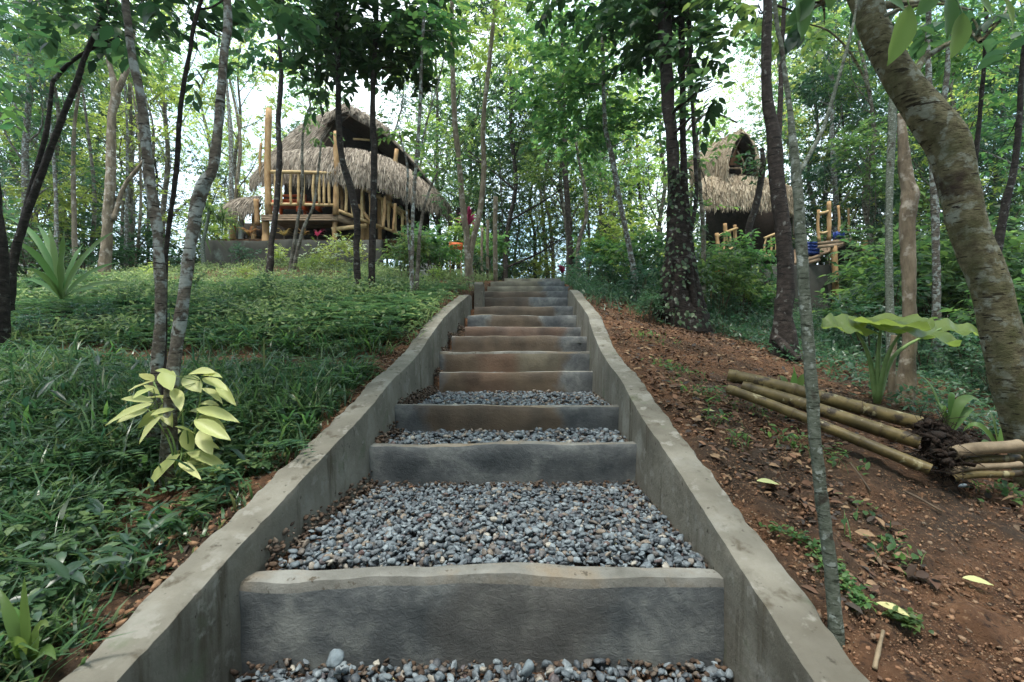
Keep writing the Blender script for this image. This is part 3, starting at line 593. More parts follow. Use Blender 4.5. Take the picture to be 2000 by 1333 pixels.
tree('tree', 'grey lichen spotted trunk on the outer side of the pair above the yellow shrub', 2.02, [(302, 905, 34), (303, 760, 27), (313, 620, 25), (308, 460, 24), (290, 330, 23), (276, 200, 21), (257, 100, 19), (245, 0, 17)], 'bark_grey',
     blobs=[(300, 35, .5, .26, 55), (215, 40, .6, .2, 30), (420, -60, .3, .5, 60)], leaf='leaf_dark', L=.11, T=T_NEAR, sides=16, group='pair of slim trees by the yellow shrub')
tree('tree', 'grey mottled trunk with a dark kink halfway up, nearer the steps of the near pair', 1.9, [(328, 935, 36), (333, 790, 30), (343, 690, 29), (362, 560, 27), (378, 440, 28), (395, 365, 31), (417, 325, 24), (428, 220, 22), (437, 110, 20), (444, 0, 19)], 'bark_grey',
     leaf='leaf_dark', L=.11, T=T_NEAR, sides=16, group='pair of slim trees by the yellow shrub')
tree('tree', 'thin dark sapling stem slanting up between the near grey pair', 2.15, [(318, 870, 12), (322, 560, 12), (328, 460, 11), (345, 330, 12), (352, 215, 11), (371, 100, 10), (392, 5, 9)], 'bark_dark',
     branches=[[(388, 18, 6, 0), (415, 14, 5, .05), (450, -10, 4, .1)]], blobs=[(372, 60, .5, .26, 55), (430, -40, .5, .4, 70)], leaf='leaf_dark', L=.1, T=T_NEAR)
tree('tree', 'dark twin trunks leaning inward at the far edge of the grass bank', 4.4, [(10, 620, 24), (24, 520, 18), (52, 420, 16), (84, 330, 14), (120, 235, 13), (150, 160, 12), (172, 95, 9)], 'bark_dark',
     branches=[[(30, 490, 12, .05), (60, 370, 11, .1), (90, 260, 10, .1), (103, 160, 8, .1)], [(103, 160, 9, .1), (135, 125, 8, .1), (180, 95, 7, .1), (235, 72, 5, .2)], [(165, 115, 9, 0), (185, 70, 7, .1), (198, 30, 6, .1)]],
     blobs=[(190, 30, .3, .42, 150), (90, 20, .6, .5, 140), (230, 60, .1, .3, 80)], leaf='leaf_dark', L=.13, T=T_NEAR)
tree('tree', 'thick dark trunk cut off by the picture edge on the grassy bank', 3.6, [(-14, 650, 56), (-14, 480, 46), (-22, 380, 40), (-34, 200, 36), (-44, 0, 30)], 'bark_dark', blobs=[(-60, 60, .2, .7, 200)], leaf='leaf_mid', L=.13)
tree('tree', 'tan trunk forking into a narrow Y beyond the strap leaved plant', 9., [(203, 532, 22), (210, 440, 20), (216, 350, 19), (218, 230, 17), (226, 185, 18), (215, 130, 10), (203, 85, 9), (190, 20, 7)], 'bark_tan',
     branches=[[(226, 188, 13, 0), (242, 150, 12, 0), (256, 110, 10, .1), (262, 40, 8, .1)], [(222, 430, 11, 0), (240, 370, 9, .1), (272, 325, 7, .1), (300, 290, 5, .1)]], blobs=[(230, 60, .5, 1.2, 700), (150, 100, .7, 1., 500)], leaf='leaf_mid', L=.11)
tree('tree', 'slender dark stem with a crooked foot standing before the hut deck end', 8.7, [(524, 545, 15), (530, 480, 13), (540, 400, 12), (546, 310, 12), (544, 240, 11), (549, 150, 10), (545, 60, 9), (552, 0, 8)], 'bark_dark',
     blobs=[(560, 60, 0, .8, 320), (500, 40, .3, .7, 260)], leaf='leaf_dark', L=.15, T=T_NEAR)
tree('sapling', 'thin brown stem leaning in front of the hut railing', 10., [(565, 512, 8), (580, 440, 7), (591, 370, 6), (590, 300, 6), (594, 240, 4), (606, 205, 3)], 'bark_bg', ext=False, blobs=[(600, 220, 0, .4, 60)], L=.1)
tree('sapling', 'second thin stem crossing the hut railing at a steeper lean', 9.9, [(570, 515, 7), (590, 455, 7), (613, 400, 6), (622, 330, 5), (628, 270, 4)], 'bark_bg', ext=False, blobs=[(628, 262, 0, .3, 40)], L=.1)
tree('tree', 'bent dark trunk with a pale foot, outer one of the pair before the hut stairs', 6.0, [(708, 592, 20), (700, 560, 15), (696, 490, 14), (697, 430, 15), (683, 360, 16), (668, 310, 14), (662, 240, 13), (660, 120, 12), (659, 0, 11)], 'bark_dark',
     blobs=[(640, 60, 0, .55, 260), (610, 130, .2, .3, 70), (700, 30, .2, .6, 260), (650, 180, -.1, .2, 30), (580, 40, .4, .5, 180), (760, 100, .3, .35, 110)], leaf='leaf_dark', L=.15, T=T_NEAR, sides=14)
tree('tree', 'straight dark trunk, nearer the steps of the pair before the hut stairs', 6.05, [(712, 592, 20), (724, 560, 15), (727, 500, 15), (729, 400, 14), (731, 300, 15), (728, 200, 12), (732, 100, 11), (735, 0, 10)], 'bark_dark',
     blobs=[(740, 40, 0, .6, 280), (790, 130, .1, .35, 100), (690, 110, .5, .35, 110), (820, 40, .5, .4, 160)], leaf='leaf_dark', L=.14, T=T_NEAR, sides=14)
tree('sapling', 'pale slim stem, first of the cluster at the edge of the grassy bank', 5.9, [(803, 600, 9), (805, 520, 8), (806, 430, 8), (812, 330, 8), (820, 220, 8), (824, 100, 7), (832, 0, 6)], 'bark_grey', branches=[[(812, 330, 5, 0), (836, 230, 4, .1), (864, 130, 3, .2), (872, 60, 2, .2)]],
     blobs=[(830, 80, 0, .4, 130), (870, 60, .2, .4, 120)], leaf='leaf_mid', L=.12, T=T_NEAR, group='slim stems at the edge of the bank')
tree('sapling', 'browner stem leaning beside the pale slim one at the edge of the bank', 6., [(812, 598, 10), (816, 520, 9), (822, 440, 8), (836, 380, 5), (858, 330, 4)], 'bark_bg', ext=False, blobs=[(862, 325, 0, .25, 50)], leaf='leaf_mid', L=.1, group='slim stems at the edge of the bank')
tree('sapling', 'straightest and thinnest stem of the cluster at the edge of the bank', 6.1, [(807, 600, 6), (800, 500, 5), (794, 400, 5), (796, 330, 5), (780, 260, 4)], 'bark_grey', ext=False, blobs=[(780, 255, 0, .25, 50)], leaf='leaf_mid', L=.1, group='slim stems at the edge of the bank')
tree('tree', 'tan trunk splitting low into a wide V at the head of the steps', 8.0, [(918, 560, 18), (915, 510, 17), (911, 460, 14), (903, 390, 13), (897, 320, 12), (888, 230, 12), (884, 120, 10), (883, 0, 9)], 'bark_tan',
     branches=[[(917, 520, 12, 0), (924, 470, 13, 0), (938, 410, 13, .05), (945, 330, 12, .1), (944, 240, 11, .1), (955, 130, 10, .1), (968, 0, 9, .1)]], blobs=[(900, 30, .4, 1., 420), (980, 60, .6, .9, 380)], leaf='leaf_lime', L=.12)
tree('tree', 'tall dark trunk flecked with white lichen beyond the head of the steps', 11.5, [(1122, 545, 16), (1114, 480, 14), (1110, 420, 13), (1104, 330, 12), (1102, 240, 10), (1100, 120, 9), (1095, 0, 8)], 'bark_dark', blobs=[(1090, 200, .5, 1.3, 700), (1060, 80, .5, 1.4, 700)], leaf='leaf_mid', L=.12)
tree('tree', 'crooked brown stem close beside the white flecked dark trunk', 10., [(1133, 556, 12), (1128, 500, 9), (1134, 460, 9), (1145, 425, 9), (1142, 370, 8), (1130, 310, 6), (1120, 250, 5)], 'bark_bg', ext=False, blobs=[(1130, 260, 0, 1., 520), (1170, 330, .2, .7, 300)], leaf='leaf_mid', L=.11)
tree('tree', 'grey trunk leaning toward the steps beside the vine clad tree', 7.0, [(1247, 580, 16), (1236, 520, 13), (1222, 450, 12), (1208, 380, 12), (1196, 310, 12), (1182, 245, 10), (1178, 120, 8), (1176, 0, 7)], 'bark_grey',
     blobs=[(1180, 180, .3, .9, 520), (1090, 150, .3, .8, 430), (1230, 60, .2, .8, 420), (1120, 250, .5, .7, 330), (1090, 60, .6, .7, 330), (1250, 260, .3, .6, 260)], leaf='leaf_mid', L=.12, T=T_NEAR)
vt = tree('vine_clad_tree', 'stout dark tree wrapped in vines, its roots spreading over bare soil', 5.6, [(1330, 640, 84), (1325, 560, 74), (1322, 480, 54), (1318, 400, 32), (1313, 300, 27), (1306, 200, 25), (1300, 90, 26), (1294, 0, 26)], 'bark_dark',
     branches=[[(1384, 660, 22, -.15), (1368, 600, 24, -.1), (1350, 520, 26, -.05), (1338, 400, 18, 0), (1334, 250, 14, .05), (1332, 100, 13, .05), (1330, -40, 12, .05)], [(1366, 640, 14, -.2), (1352, 560, 14, -.16), (1346, 470, 12, -.1), (1360, 380, 8, -.1), (1352, 200, 8, 0), (1346, 20, 7, 0)], [(1296, 620, 20, -.1), (1306, 540, 22, -.1), (1312, 430, 18, -.05)]],
     blobs=[(1350, 110, -.4, .30, 60), (1390, 160, -.5, .26, 46), (1290, 60, .3, .6, 220), (1350, 20, .1, .6, 240), (1370, 210, -.5, .16, 18), (1240, 40, .3, .6, 220)], leaf='leaf_dark', L=.15, T=T_NEAR, sides=20, lump=.6)
mb = MB(); nv = 520; zz = rng.random(nv)**1.2; a = rng.uniform(np.pi, 2*np.pi, nv); c = P(1330, 640, 5.6); c2 = P(1325, 330, 5.6)
ctr = c[None]*(1-zz[:, None])+c2[None]*zz[:, None]; rad_ = .28*(1-zz)+.11; rad_ = rad_*rng.uniform(.8, 1.25, nv)
pos = ctr+np.stack([np.cos(a)*rad_*1.15, np.sin(a)*rad_, 0*a], -1); l_ = rng.uniform(.03, .08, nv)
leaves(mb, pos, norm(np.stack([np.cos(a)*.5, np.sin(a)*.7, -.6+0*a], -1)+rdir(nv)*.4), np.stack([np.cos(a), np.sin(a), .6+0*a], -1)+rdir(nv)*.3, l_, l_*.6, T_NEAR)
mb.build('vine', M['leaf_dark'], vt)
tree('tree', 'slim pale brown trunk just behind the vine clad tree', 7.5, [(1372, 560, 12), (1374, 470, 10), (1368, 380, 9), (1362, 290, 9), (1350, 180, 8), (1344, 60, 7), (1340, 0, 7)], 'bark_bg', branches=[[(1325, 280, 6, 0), (1360, 235, 6, .1), (1395, 222, 5, .2), (1440, 240, 4, .3)]], blobs=[(1350, 30, .2, .6, 240), (1418, 262, .3, .22, 50), (1345, 320, .3, .3, 80), (1380, 400, .2, .22, 40)], L=.12)
tree('tree', 'dark leaning trunk standing right in front of the far hut', 8.2, [(1458, 560, 15), (1462, 500, 14), (1462, 450, 14), (1474, 410, 16), (1484, 365, 14), (1490, 320, 11), (1488, 290, 8)], 'bark_dark', ext=False, blobs=[(1496, 300, 0, .42, 160), (1480, 330, .1, .25, 60)], leaf='leaf_dark', L=.1)
tree('tree', 'thick dark brown trunk with a flared foot and bare root before the far hut', 4.8, [(1534, 690, 58), (1530, 620, 40), (1534, 540, 36), (1530, 450, 34), (1520, 370, 31), (1512, 280, 30), (1500, 200, 22), (1496, 100, 20), (1498, 0, 19)], 'bark_dark',
     branches=[[(1515, 660, 24, 0), (1536, 682, 20, -.15), (1560, 704, 12, -.25)], [(1524, 400, 14, .05), (1520, 300, 14, .1), (1524, 200, 12, .15), (1528, 90, 10, .2), (1532, 0, 9, .2)]], blobs=[(1480, 20, .3, .6, 200), (1560, 60, .6, .4, 120)], leaf='leaf_mid', L=.12, T=T_NEAR, sides=18)
tree('sapling', 'pale grey sapling rising from the edge of the side wall, forked high up', 1.14, [(1645, 1312, 34), (1628, 1170, 31), (1612, 1030, 30), (1596, 900, 29), (1584, 740, 28), (1573, 600, 27), (1563, 450, 26), (1555, 335, 24), (1543, 220, 13), (1526, 90, 11), (1512, 0, 10)], 'bark_pale',
     branches=[[(1556, 345, 13, 0), (1580, 305, 11, .02), (1608, 250, 10, .04), (1630, 180, 9, .05), (1650, 110, 8, .06), (1668, 40, 7, .08), (1676, -20, 6, .1)]], sides=18, lump=.22, leaf='leaf_mid', L=.07, T=T_NEAR, crown_default=False, blobs=[(1520, -220, .1, .25, 60), (1690, -180, .2, .22, 50)])
tree('tree', 'peeling tan trunk with a knot and a broken top behind the large leaf plant', 3.8, [(1762, 790, 40), (1774, 690, 28), (1776, 600, 27), (1775, 520, 28), (1772, 430, 28), (1776, 385, 34), (1770, 350, 25), (1764, 270, 20), (1757, 222, 9)], 'bark_tan', ext=False, branches=[[(1776, 378, 16, 0), (1786, 366, 14, -.05)]], sides=16, lump=.35)
tree('tree_stump', 'cut thin tan stump beside the broken topped trunk', 3.7, [(1745, 785, 18), (1742, 720, 13), (1744, 690, 14), (1746, 655, 12)], 'bark_tan', ext=False, cat='stump')
tree('tree', 'slim trunk whitened near its foot beyond the large leaf plant', 5.6, [(1830, 705, 18), (1829, 600, 17), (1828, 480, 15), (1824, 360, 15), (1817, 220, 13), (1812, 100, 11), (1812, 0, 10)], 'bark_grey', branches=[[(1826, 400, 11, .05), (1836, 250, 11, .1), (1848, 160, 11, .1), (1853, 60, 9, .1), (1846, -20, 8, .1)]], blobs=[(1830, 60, .4, .6, 300), (1900, 80, .4, .6, 300)], L=.11)
tree('tree', 'pale curved trunk seen above the big leaning tree', 4.4, [(1742, 640, 16), (1736, 480, 14), (1740, 300, 14), (1746, 170, 18), (1756, 90, 20), (1768, 30, 18), (1790, 0, 15)], 'bark_pale', L=.1)
tree('tree', 'great mottled olive trunk leaning across the corner, bulging at its bend', 2.25, [(2070, 1030, 88), (2020, 900, 86), (1975, 740, 84), (1937, 580, 80), (1894, 450, 78), (1874, 370, 82), (1852, 285, 92), (1805, 218, 84), (1748, 130, 70), (1706, 50, 66), (1686, -10, 64)], 'bark_big',
     branches=[[(1730, 30, 10, -.1), (1770, 15, 7, -.2), (1840, 8, 5, -.3), (1900, 20, 3, -.4)], [(1700, 180, 6, .2), (1665, 110, 6, .25), (1620, 62, 5, .3), (1570, 45, 4, .35)]], blobs=[(1580, 20, .2, .14, 14), (1960, 40, .4, .3, 50), (1850, -30, .3, .3, 50), (1620, -40, .3, .3, 40)], leaf='leaf_dark', L=.12, T=T_NEAR, sides=28, lump=.16)
tree('tree', 'thin dark trunk between the white footed one and the great leaning tree', 6., [(1884, 730, 15), (1892, 640, 13), (1898, 540, 12), (1890, 420, 11), (1906, 300, 10), (1920, 150, 8), (1925, 0, 7)], 'bark_dark', blobs=[(1920, 90, .4, .8, 450)], L=.1)
tree('tree', 'dark trunk just visible past the edge of the great leaning tree', 5.6, [(1926, 720, 22), (1922, 640, 20), (1960, 420, 16), (1985, 300, 12), (2000, 100, 10)], 'bark_dark', blobs=[(1980, 250, .8, .7, 400)], L=.1)
# big backlit leaves hanging at the top near the leaning tree
def big_leaf(px, py, d, L_, w, ang, label, m='leaf_mid', group=None):
    mb = MB(); p = P(px, py, d); dr = np.array([math.cos(ang), .15, math.sin(ang)])
    leaves(mb, [p], [dr], np.array([[.2, -.9, .35]]), L_, w, T_NEAR); return mb
mb = MB()
for (px, py, L_, w, a) in [(1776, 12, .2, .1, -1.75), (1880, 26, .15, .1, -1.6), (1850, -10, .15, .1, -1.3), (1725, -8, .12, .07, -.3), (1560, -14, .16, .09, -1.3), (1590, 0, .12, .06, -2.4), (1960, 0, .11, .06, -.9), (1905, -10, .12, .07, -.6), (1830, -18, .10, .06, -2.2)]:
    p = P(px, py, 1.75); leaves(mb, [p], [[math.cos(a), .1, math.sin(a)]], np.array([[.25, -.9, .3]]), L_, w, T_BIG)
    limb(mb, p, p+np.array([rng.normal(0, .02), .05, .25]), .002, .003)
big = [o for o in C.objects if o.get('label', '').startswith('great mottled')][0]
mb.build('hanging_leaves', M['leaf_mid'], big)

# forest behind: a few kinds, copied
def proto_tree(seed, h, nlf, leaf, bk, low=.3, Lf=.13, spread=1.5, r0=.09, lean=.4):
    global rng
    rng = np.random.default_rng(seed)
    t = thing('forest_tree', (0, 0, 0), 'x', 'tree')
    mb = MB(); top = np.array([rng.normal(0, lean), rng.normal(0, lean), h]); pts = [np.array([0, 0, -.3])]
    for k in range(1, 6): pts.append(top*k/6+np.append(rng.normal(0, .14, 2), 0))
    pts.append(top); sp = spline(pts, 40); q = np.linspace(r0, r0*.25, 40); tube(mb, sp, q, 8, .3, seed=seed)
    Bl = []; nb_ = rng.integers(16, 21)
    for k in range(nb_):
        f = low+(1-low)*(k+.5)/nb_; j = int(f*39); a = rng.uniform(0, 2*np.pi); rr = spread*(1.1-.5*f)*rng.uniform(.35, 1.15)
        c = sp[j]+np.array([math.cos(a)*rr, math.sin(a)*rr, rng.uniform(.2, .9)]); r_ = rng.uniform(.45, 1.)*spread*.62
        Bl.append((c, r_, int(nlf/nb_*rng.uniform(.6, 1.4)))); limb(mb, sp[max(j-3, 0)], c, q[j]*.5, .008)
        for _ in range(2): limb(mb, c*.6+sp[max(j-3, 0)]*.4, c+rdir(1)[0]*r_*.8, .012, .003)
    mb.build('trunk', M[bk], t, smooth=True); crown(t, Bl, M[leaf], Lf)
    return t
PT = [proto_tree(101, 11, 6800, 'leaf_mid', 'bark_bg', .24), proto_tree(102, 12.5, 6800, 'leaf_lime', 'bark_bg', .26, .12), proto_tree(103, 10, 7200, 'leaf_teal', 'bark_grey', .2, .13, 1.8),
      proto_tree(104, 9, 5200, 'leaf_lime', 'bark_bg', .18, .13, 1.4), proto_tree(105, 13, 7200, 'leaf_mid', 'bark_dark', .3, .14, 1.9, .11), proto_tree(106, 7, 7200, 'leaf_dark', 'bark_dark', .1, .12, 1.7, .07)]
rng = np.random.default_rng(55)
LB = ['slender mid green tree with a brown trunk in the wood behind', 'tall light green tree in the wood behind', 'blue green leafy tree in the wood behind', 'lime green thin trunked tree in the wood behind', 'tall dark trunked tree in the wood behind', 'low dense dark leaved tree in the wood behind']
used = set()
def place(k, px, d, s=1., rot=None, label=None, z=None):
    x = (px-1000)*d/F; o = PT[k] if k not in used else copy_tree(PT[k]); used.add(k)
    o.location = (x, d, float(gz(x, d)) if z is None else z); o.rotation_euler = (0, 0, rng.uniform(0, 6.28) if rot is None else rot); sc = s*rng.uniform(.88, 1.14); o.scale = (sc, sc, sc*rng.uniform(.92, 1.1))
    o['label'] = label or LB[k]; o['category'] = 'tree'
    if not label: o['group'] = ['mid green trees of the wood', 'light green trees of the wood', 'blue green trees of the wood', 'lime trees of the wood', 'dark trunked trees of the wood', 'dense dark trees of the wood'][k]
    return o
place(5, 985, 12.8, 1.02, 1., 'dense dark green tree hanging over the head of the steps'); place(5, 1050, 17, 1.1, 2.4)
for (k, px, d, s) in [(2, 40, 9.5, .75), (0, 130, 12, .85), (3, 260, 13, .9), (2, -60, 12, .8), (1, 330, 16, 1), (0, 60, 16, 1), (4, 180, 18, 1), (3, 60, 14, .9), (2, 230, 17, .9), (5, 120, 15, 1), (5, 300, 18, 1), (5, 20, 19, 1.1),
                      (3, 470, 17, .9), (1, 420, 20, 1), (1, 560, 21, 1.05), (0, 640, 20, .95), (2, 760, 22, 1.), (3, 860, 15, .85), (1, 900, 18, 1), (0, 820, 19, .95), (5, 880, 14.5, .85), (3, 930, 22, 1.1), (3, 1080, 16, .85), (0, 1150, 18, .9), (1, 1120, 23, 1),
                      (3, 1200, 13.5, .8), (0, 1260, 17, .95), (1, 1330, 20, 1), (2, 1240, 22, 1), (3, 1390, 22, 1), (1, 1460, 21, .9), (0, 1560, 18, .95), (2, 1640, 12.5, .85), (4, 1600, 20, 1), (0, 1700, 11, .8), (2, 1780, 13, .9), (5, 1690, 15, 1.1), (3, 1850, 10, .75), (0, 1930, 12, .9),
                      (2, 1990, 9.5, .8), (4, 1880, 16, 1), (5, 1800, 17, 1.1), (1, 2060, 14, .9), (5, 1960, 18, 1.1), (2, 1740, 19, 1), (5, 1880, 12, .8), (5, 2020, 12, .9), (3, 1600, 14, .8), (4, 1500, 25, 1)]:
    place(k, px, d, s)
for (k, px, d, s) in [(0, 1110, 12.5, .8), (3, 1290, 15, .9), (5, 1230, 17, .7), (5, 600, 22, 1.), (2, 110, 20, 1), (2, 1700, 15, .95), (2, 1840, 18, 1.), (5, 1650, 13, .8), (5, 1560, 14.5, .6), (5, 930, 17, .95), (5, 1120, 19, 1.), (5, 1180, 15.5, .6), (2, 1040, 26, 1.), (5, 1000, 23, 1.2), (5, 750, 22, 1.2), (5, 450, 20, .9), (5, 1400, 19, .8)]: place(k, px, d, s)
for i in range(14):
    d = rng.uniform(20, 36); px = rng.uniform(-250, 2250)
    place(int(rng.choice([0, 1, 2, 3, 4, 5, 5])), px, d, 1.05)
# bare thin trunks behind the grassy crest
for i, (px, d, w) in enumerate([(108, 9.5, 8), (150, 10, 10), (172, 11, 8), (245, 12, 7), (262, 12.5, 6), (290, 13, 6), (455, 15, 12), (470, 16, 10), (240, 14, 7), (985, 15, 5), (1175, 14, 8), (1075, 18, 8)]):
    ly = 680-(float(gz((px-1000)*d/F, d)))*F/d
    tree('sapling', 'thin bare stem of the wood seen beyond the bank', d, [(px, ly, w), (px+rng.uniform(-14, 14), ly-150, w*.9), (px+rng.uniform(-22, 22), ly-300, w*.7), (px+rng.uniform(-30, 30), ly-420, w*.5)], ['bark_grey', 'bark_tan', 'bark_bg'][i % 3], ext=False, crown_default=False, blobs=[(px, ly-430, .2, .7, 200)], leaf='leaf_mid', L=.11, group='thin bare stems beyond the bank')

# understory shrubs
def proto_shrub(seed, h, n, leaf, Lf, T, asp=.5):
    global rng
    rng = np.random.default_rng(seed); t = thing('shrub', (0, 0, 0), 'x', 'shrub'); mb = MB(); Bl = []
    for k in range(9):
        a = rng.uniform(0, 6.28); r_ = rng.uniform(.1, .45)*h; c = np.array([math.cos(a)*r_, math.sin(a)*r_, rng.uniform(.3, .95)*h]); Bl.append((c, h*.26, n//9)); limb(mb, (c[0]*.1, c[1]*.1, -.1), c, .014, .004)
    mb.build('stem', M['twig'], t, smooth=True); crown(t, Bl, M[leaf], Lf, T, name='foliage', asp=asp); return t
PS = [proto_shrub(201, 1.3, 900, 'leaf_mid', .13, T_NEAR), proto_shrub(202, 1.0, 1100, 'leaf_dark', .10, T_FAR), proto_shrub(203, 1.6, 1300, 'leaf_lime', .10, T_FAR), proto_shrub(204, .7, 700, 'leaf_teal', .08, T_FAR)]
rng = np.random.default_rng(77); uS = set()
SL = ['broad leaved green shrub of the undergrowth', 'small leaved dark shrub of the undergrowth', 'tall light green shrub of the undergrowth', 'low blue green bush of the undergrowth']
def shrub(k, px, d, s=1, label=None):
    x = (px-1000)*d/F; o = PS[k] if k not in uS else copy_tree(PS[k]); uS.add(k)
    o.location = (x, d, float(gz(x, d))); o.rotation_euler = (0, 0, rng.uniform(0, 6.28)); o.scale = (s, s, s*rng.uniform(.9, 1.15)); o['label'] = label or SL[k]; o['category'] = 'shrub'
    if not label: o['group'] = ['broad leaved undergrowth shrubs', 'dark undergrowth shrubs', 'light green undergrowth shrubs', 'low undergrowth bushes'][k]
for (k, px, d, s) in [(0, 790, 8.2, .62), (0, 850, 9.2, .75), (2, 870, 12.5, 1.), (1, 815, 9.6, .9), (2, 900, 13.5, .9), (0, 945, 11.5, .8), (1, 975, 13.5, 1.1), (3, 930, 10, .7), (3, 955, 12, .8), (2, 1085, 15, .9), (1, 1040, 20, 1.6), (2, 1010, 17, 1.2),
                      (3, 1150, 9.5, .9), (0, 1180, 11, 1.0), (1, 1210, 12, 1.2), (2, 1160, 13, 1.1), (3, 1190, 8.3, .8), (0, 1235, 9.2, 1.0), (1, 1270, 8, .9), (2, 1270, 10.5, 1.2), (3, 1255, 6.6, .7), (1, 1290, 5.7, .45), (3, 1270, 5.3, .4), (0, 1340, 8.2, .8), (3, 1420, 7, .6), (0, 1400, 6.8, .7), (0, 1440, 7.8, .85), (0, 1492, 8.2, .45), (1, 1440, 8.8, .8),
                      (3, 1590, 7.2, .35), (0, 1715, 7.5, 1.0), (0, 1680, 6.8, .8), (3, 1625, 6.4, .4), (1, 1720, 6.2, 1.0), (0, 1780, 7.2, 1.2), (0, 1830, 6.8, 1.0), (1, 1870, 7.5, 1.5), (3, 1700, 5.2, .8), (3, 1800, 4.9, .7), (1, 1920, 6.2, 1.2), (0, 1960, 7, 1.3), (3, 1900, 4.8, .8), (0, 1980, 5.2, .9),
                      (1, 2050, 6, 1.3), (3, 1960, 4.1, .6), (1, 1650, 10, 1.8), (1, 1750, 10, 2), (1, 1850, 10, 2), (1, 1950, 10, 2), (1, 60, 8.5, 1.1), (1, 160, 11, 1.5), (1, 250, 12.5, 1.4), (1, 330, 13, 1.4), (2, 20, 10, 1.4), (1, 380, 13.5, 1.3), (2, 440, 13.5, 1.3), (1, -40, 7.5, 1.2), (3, 330, 10.5, .7), (3, 480, 10.6, .7), (1, 1400, 9.5, 1.0), (1, 1440, 9.8, 1.1), (1, 1480, 9.3, 1.), (0, 1450, 7.4, .6), (1, 1350, 9.5, 1.1), (1, 1590, 12.5, 2), (1, 1700, 13, 2.2), (1, 1330, 12, 1.6), (1, 860, 12, 1.3), (1, 820, 11, 1.0)]:
    shrub(k, px, d, s)
for (k, px, d, s_) in [(3, 60, 3.9, .3), (3, 180, 4.3, .34), (1, 250, 5.2, .26), (3, 430, 4.6, .3), (1, 520, 5.6, .25), (3, 600, 6.6, .3), (2, 480, 7.4, .22), (3, 640, 5., .22), (1, 380, 6.6, .28), (3, 760, 6.8, .26), (2, 300, 8, .26), (3, 160, 7, .4), (1, 90, 6.2, .34), (3, 690, 8.4, .34), (2, 600, 9.4, .26), (3, 560, 4.1, .2), (2, 840, 7.4, .2)]:
    shrub(k, px, d, s_)
for i in range(22): shrub(int(rng.choice([1, 1, 2])), rng.uniform(-100, 2100), rng.uniform(18, 26), 2.2)
mb = MB()
for i in range(70):
    a = rng.uniform(R(30), R(150)); d = rng.uniform(42, 52); blob(mb, (math.cos(a)*d*1.2, math.sin(a)*d, rng.uniform(2, 6)), rng.uniform(3, 5), 420, .5, flat=.8)
tag(mb.build('treeline', M['leaf_teal']), 'far green mass of the wood', 'treeline', kind='stuff')
mb = MB()
for i in range(190):
    a = rng.uniform(R(172), R(368)); d = rng.uniform(5.5, 9); blob(mb, (math.cos(a)*d*1.1, math.sin(a)*d-1, rng.uniform(-2, 7)), rng.uniform(1.2, 2.2), 560, .3, flat=.9)
tag(mb.build('unseen_shade_wood', M['leaf_dark']), 'unseen leafy wood added behind the camera to shade the steps and walls', 'treeline', kind='stuff')  # leaf mass out of view, added to shade the risers and wall faces
# white flowering bushes along the retaining wall
for (px, d, s, lab) in [(610, 10.9, .5, 'pale flowering bush against the retaining wall below the hut deck'), (660, 10.9, .62, 'tallest pale flowering bush by the retaining wall'), (690, 10.6, .55, 'pale flowering bush behind the straight dark trunk'), (545, 11, .4, 'small pale bush at the foot of the crooked dark stem'), (640, 10.6, .35, 'low pale bush between two taller ones at the wall')]:
    x = (px-1000)*d/F; z = float(gz(x, d)); t = thing('flowering_bush', (x, d, z), lab, 'bush', 'pale bushes along the retaining wall'); mb = MB(); Bl = []
    for k in range(6):
        c = np.array([x+rng.normal(0, .2)*s, d+rng.normal(0, .15)*s, z+rng.uniform(.3, 1.1)*s]); Bl.append((c, .22*s+.05, 90)); limb(mb, (x, d, z-.05), c, .008, .003)
    mb.build('stem', M['stem'], t); crown(t, Bl, M['leaf_lime'], .055, name='foliage'); mb = MB()
    for c, r_, n_ in Bl: blob(mb, c+np.array([0, -.03, .06]), r_, 30, .05)
    mb.build('blossom', M['flower_white'], t)

# ------------------------------------------------------------------ single plants
def strap(mb, a, c, b, w, n=12, fold=.25, wave=0, up=(0, 0, 1.)):
    """long leaf along a quadratic curve, folded along its midrib"""
    a, c, b = (np.asarray(v, float) for v in (a, c, b)); t = np.linspace(0, 1, n)[:, None]
    p = (1-t)**2*a+2*t*(1-t)*c+t*t*b; tg = norm(np.gradient(p, axis=0)); s = norm(np.cross(tg, up)+1e-5); nm = np.cross(s, tg)
    ww = w/2*np.minimum(1, (t*3+.45))*np.clip((1-t)*2.2, 0, 1)**.8; wv = wave*w*np.sin(t*17+rng.uniform(0, 6))
    V = np.concatenate([p-s*ww+nm*(ww*fold+wv), p, p+s*ww+nm*(ww*fold-wv)]); i = np.arange(n-1)
    mb.add(V, [np.concatenate([np.stack([i, i+n, i+n+1, i+1], -1), np.stack([i+n, i+2*n, i+2*n+1, i+n+1], -1)])])
d0 = 4.7; t = thing('strap_leaved_plant', P(122, 590, d0), 'large rosette plant with long broad strap leaves on the crest of the bank', 'plant')
for (tx, ty, cx, cy, dz, w) in [(10, 425, 85, 440, .3, 17), (10, 470, 80, 475, -.2, 17), (72, 440, 100, 460, .5, 18), (126, 448, 122, 520, -.25, 30), (165, 475, 140, 500, .4, 14), (242, 446, 160, 475, .05, 20), (240, 512, 170, 520, .2, 16), (270, 556, 190, 540, -.1, 16), (200, 568, 165, 555, -.3, 15), (42, 545, 85, 545, .1, 13), (48, 525, 85, 525, -.2, 14), (96, 446, 106, 480, .2, 16), (195, 482, 150, 500, .5, 14)]:
    mb = MB(); strap(mb, P(122, 585, d0), P(cx, cy, d0+dz*.6), P(tx, ty, d0+dz), w*.68*d0/F, fold=.3, wave=.07, up=(.1, -.75, .6)); mb.build('leaf', M['strap'], t, smooth=True)
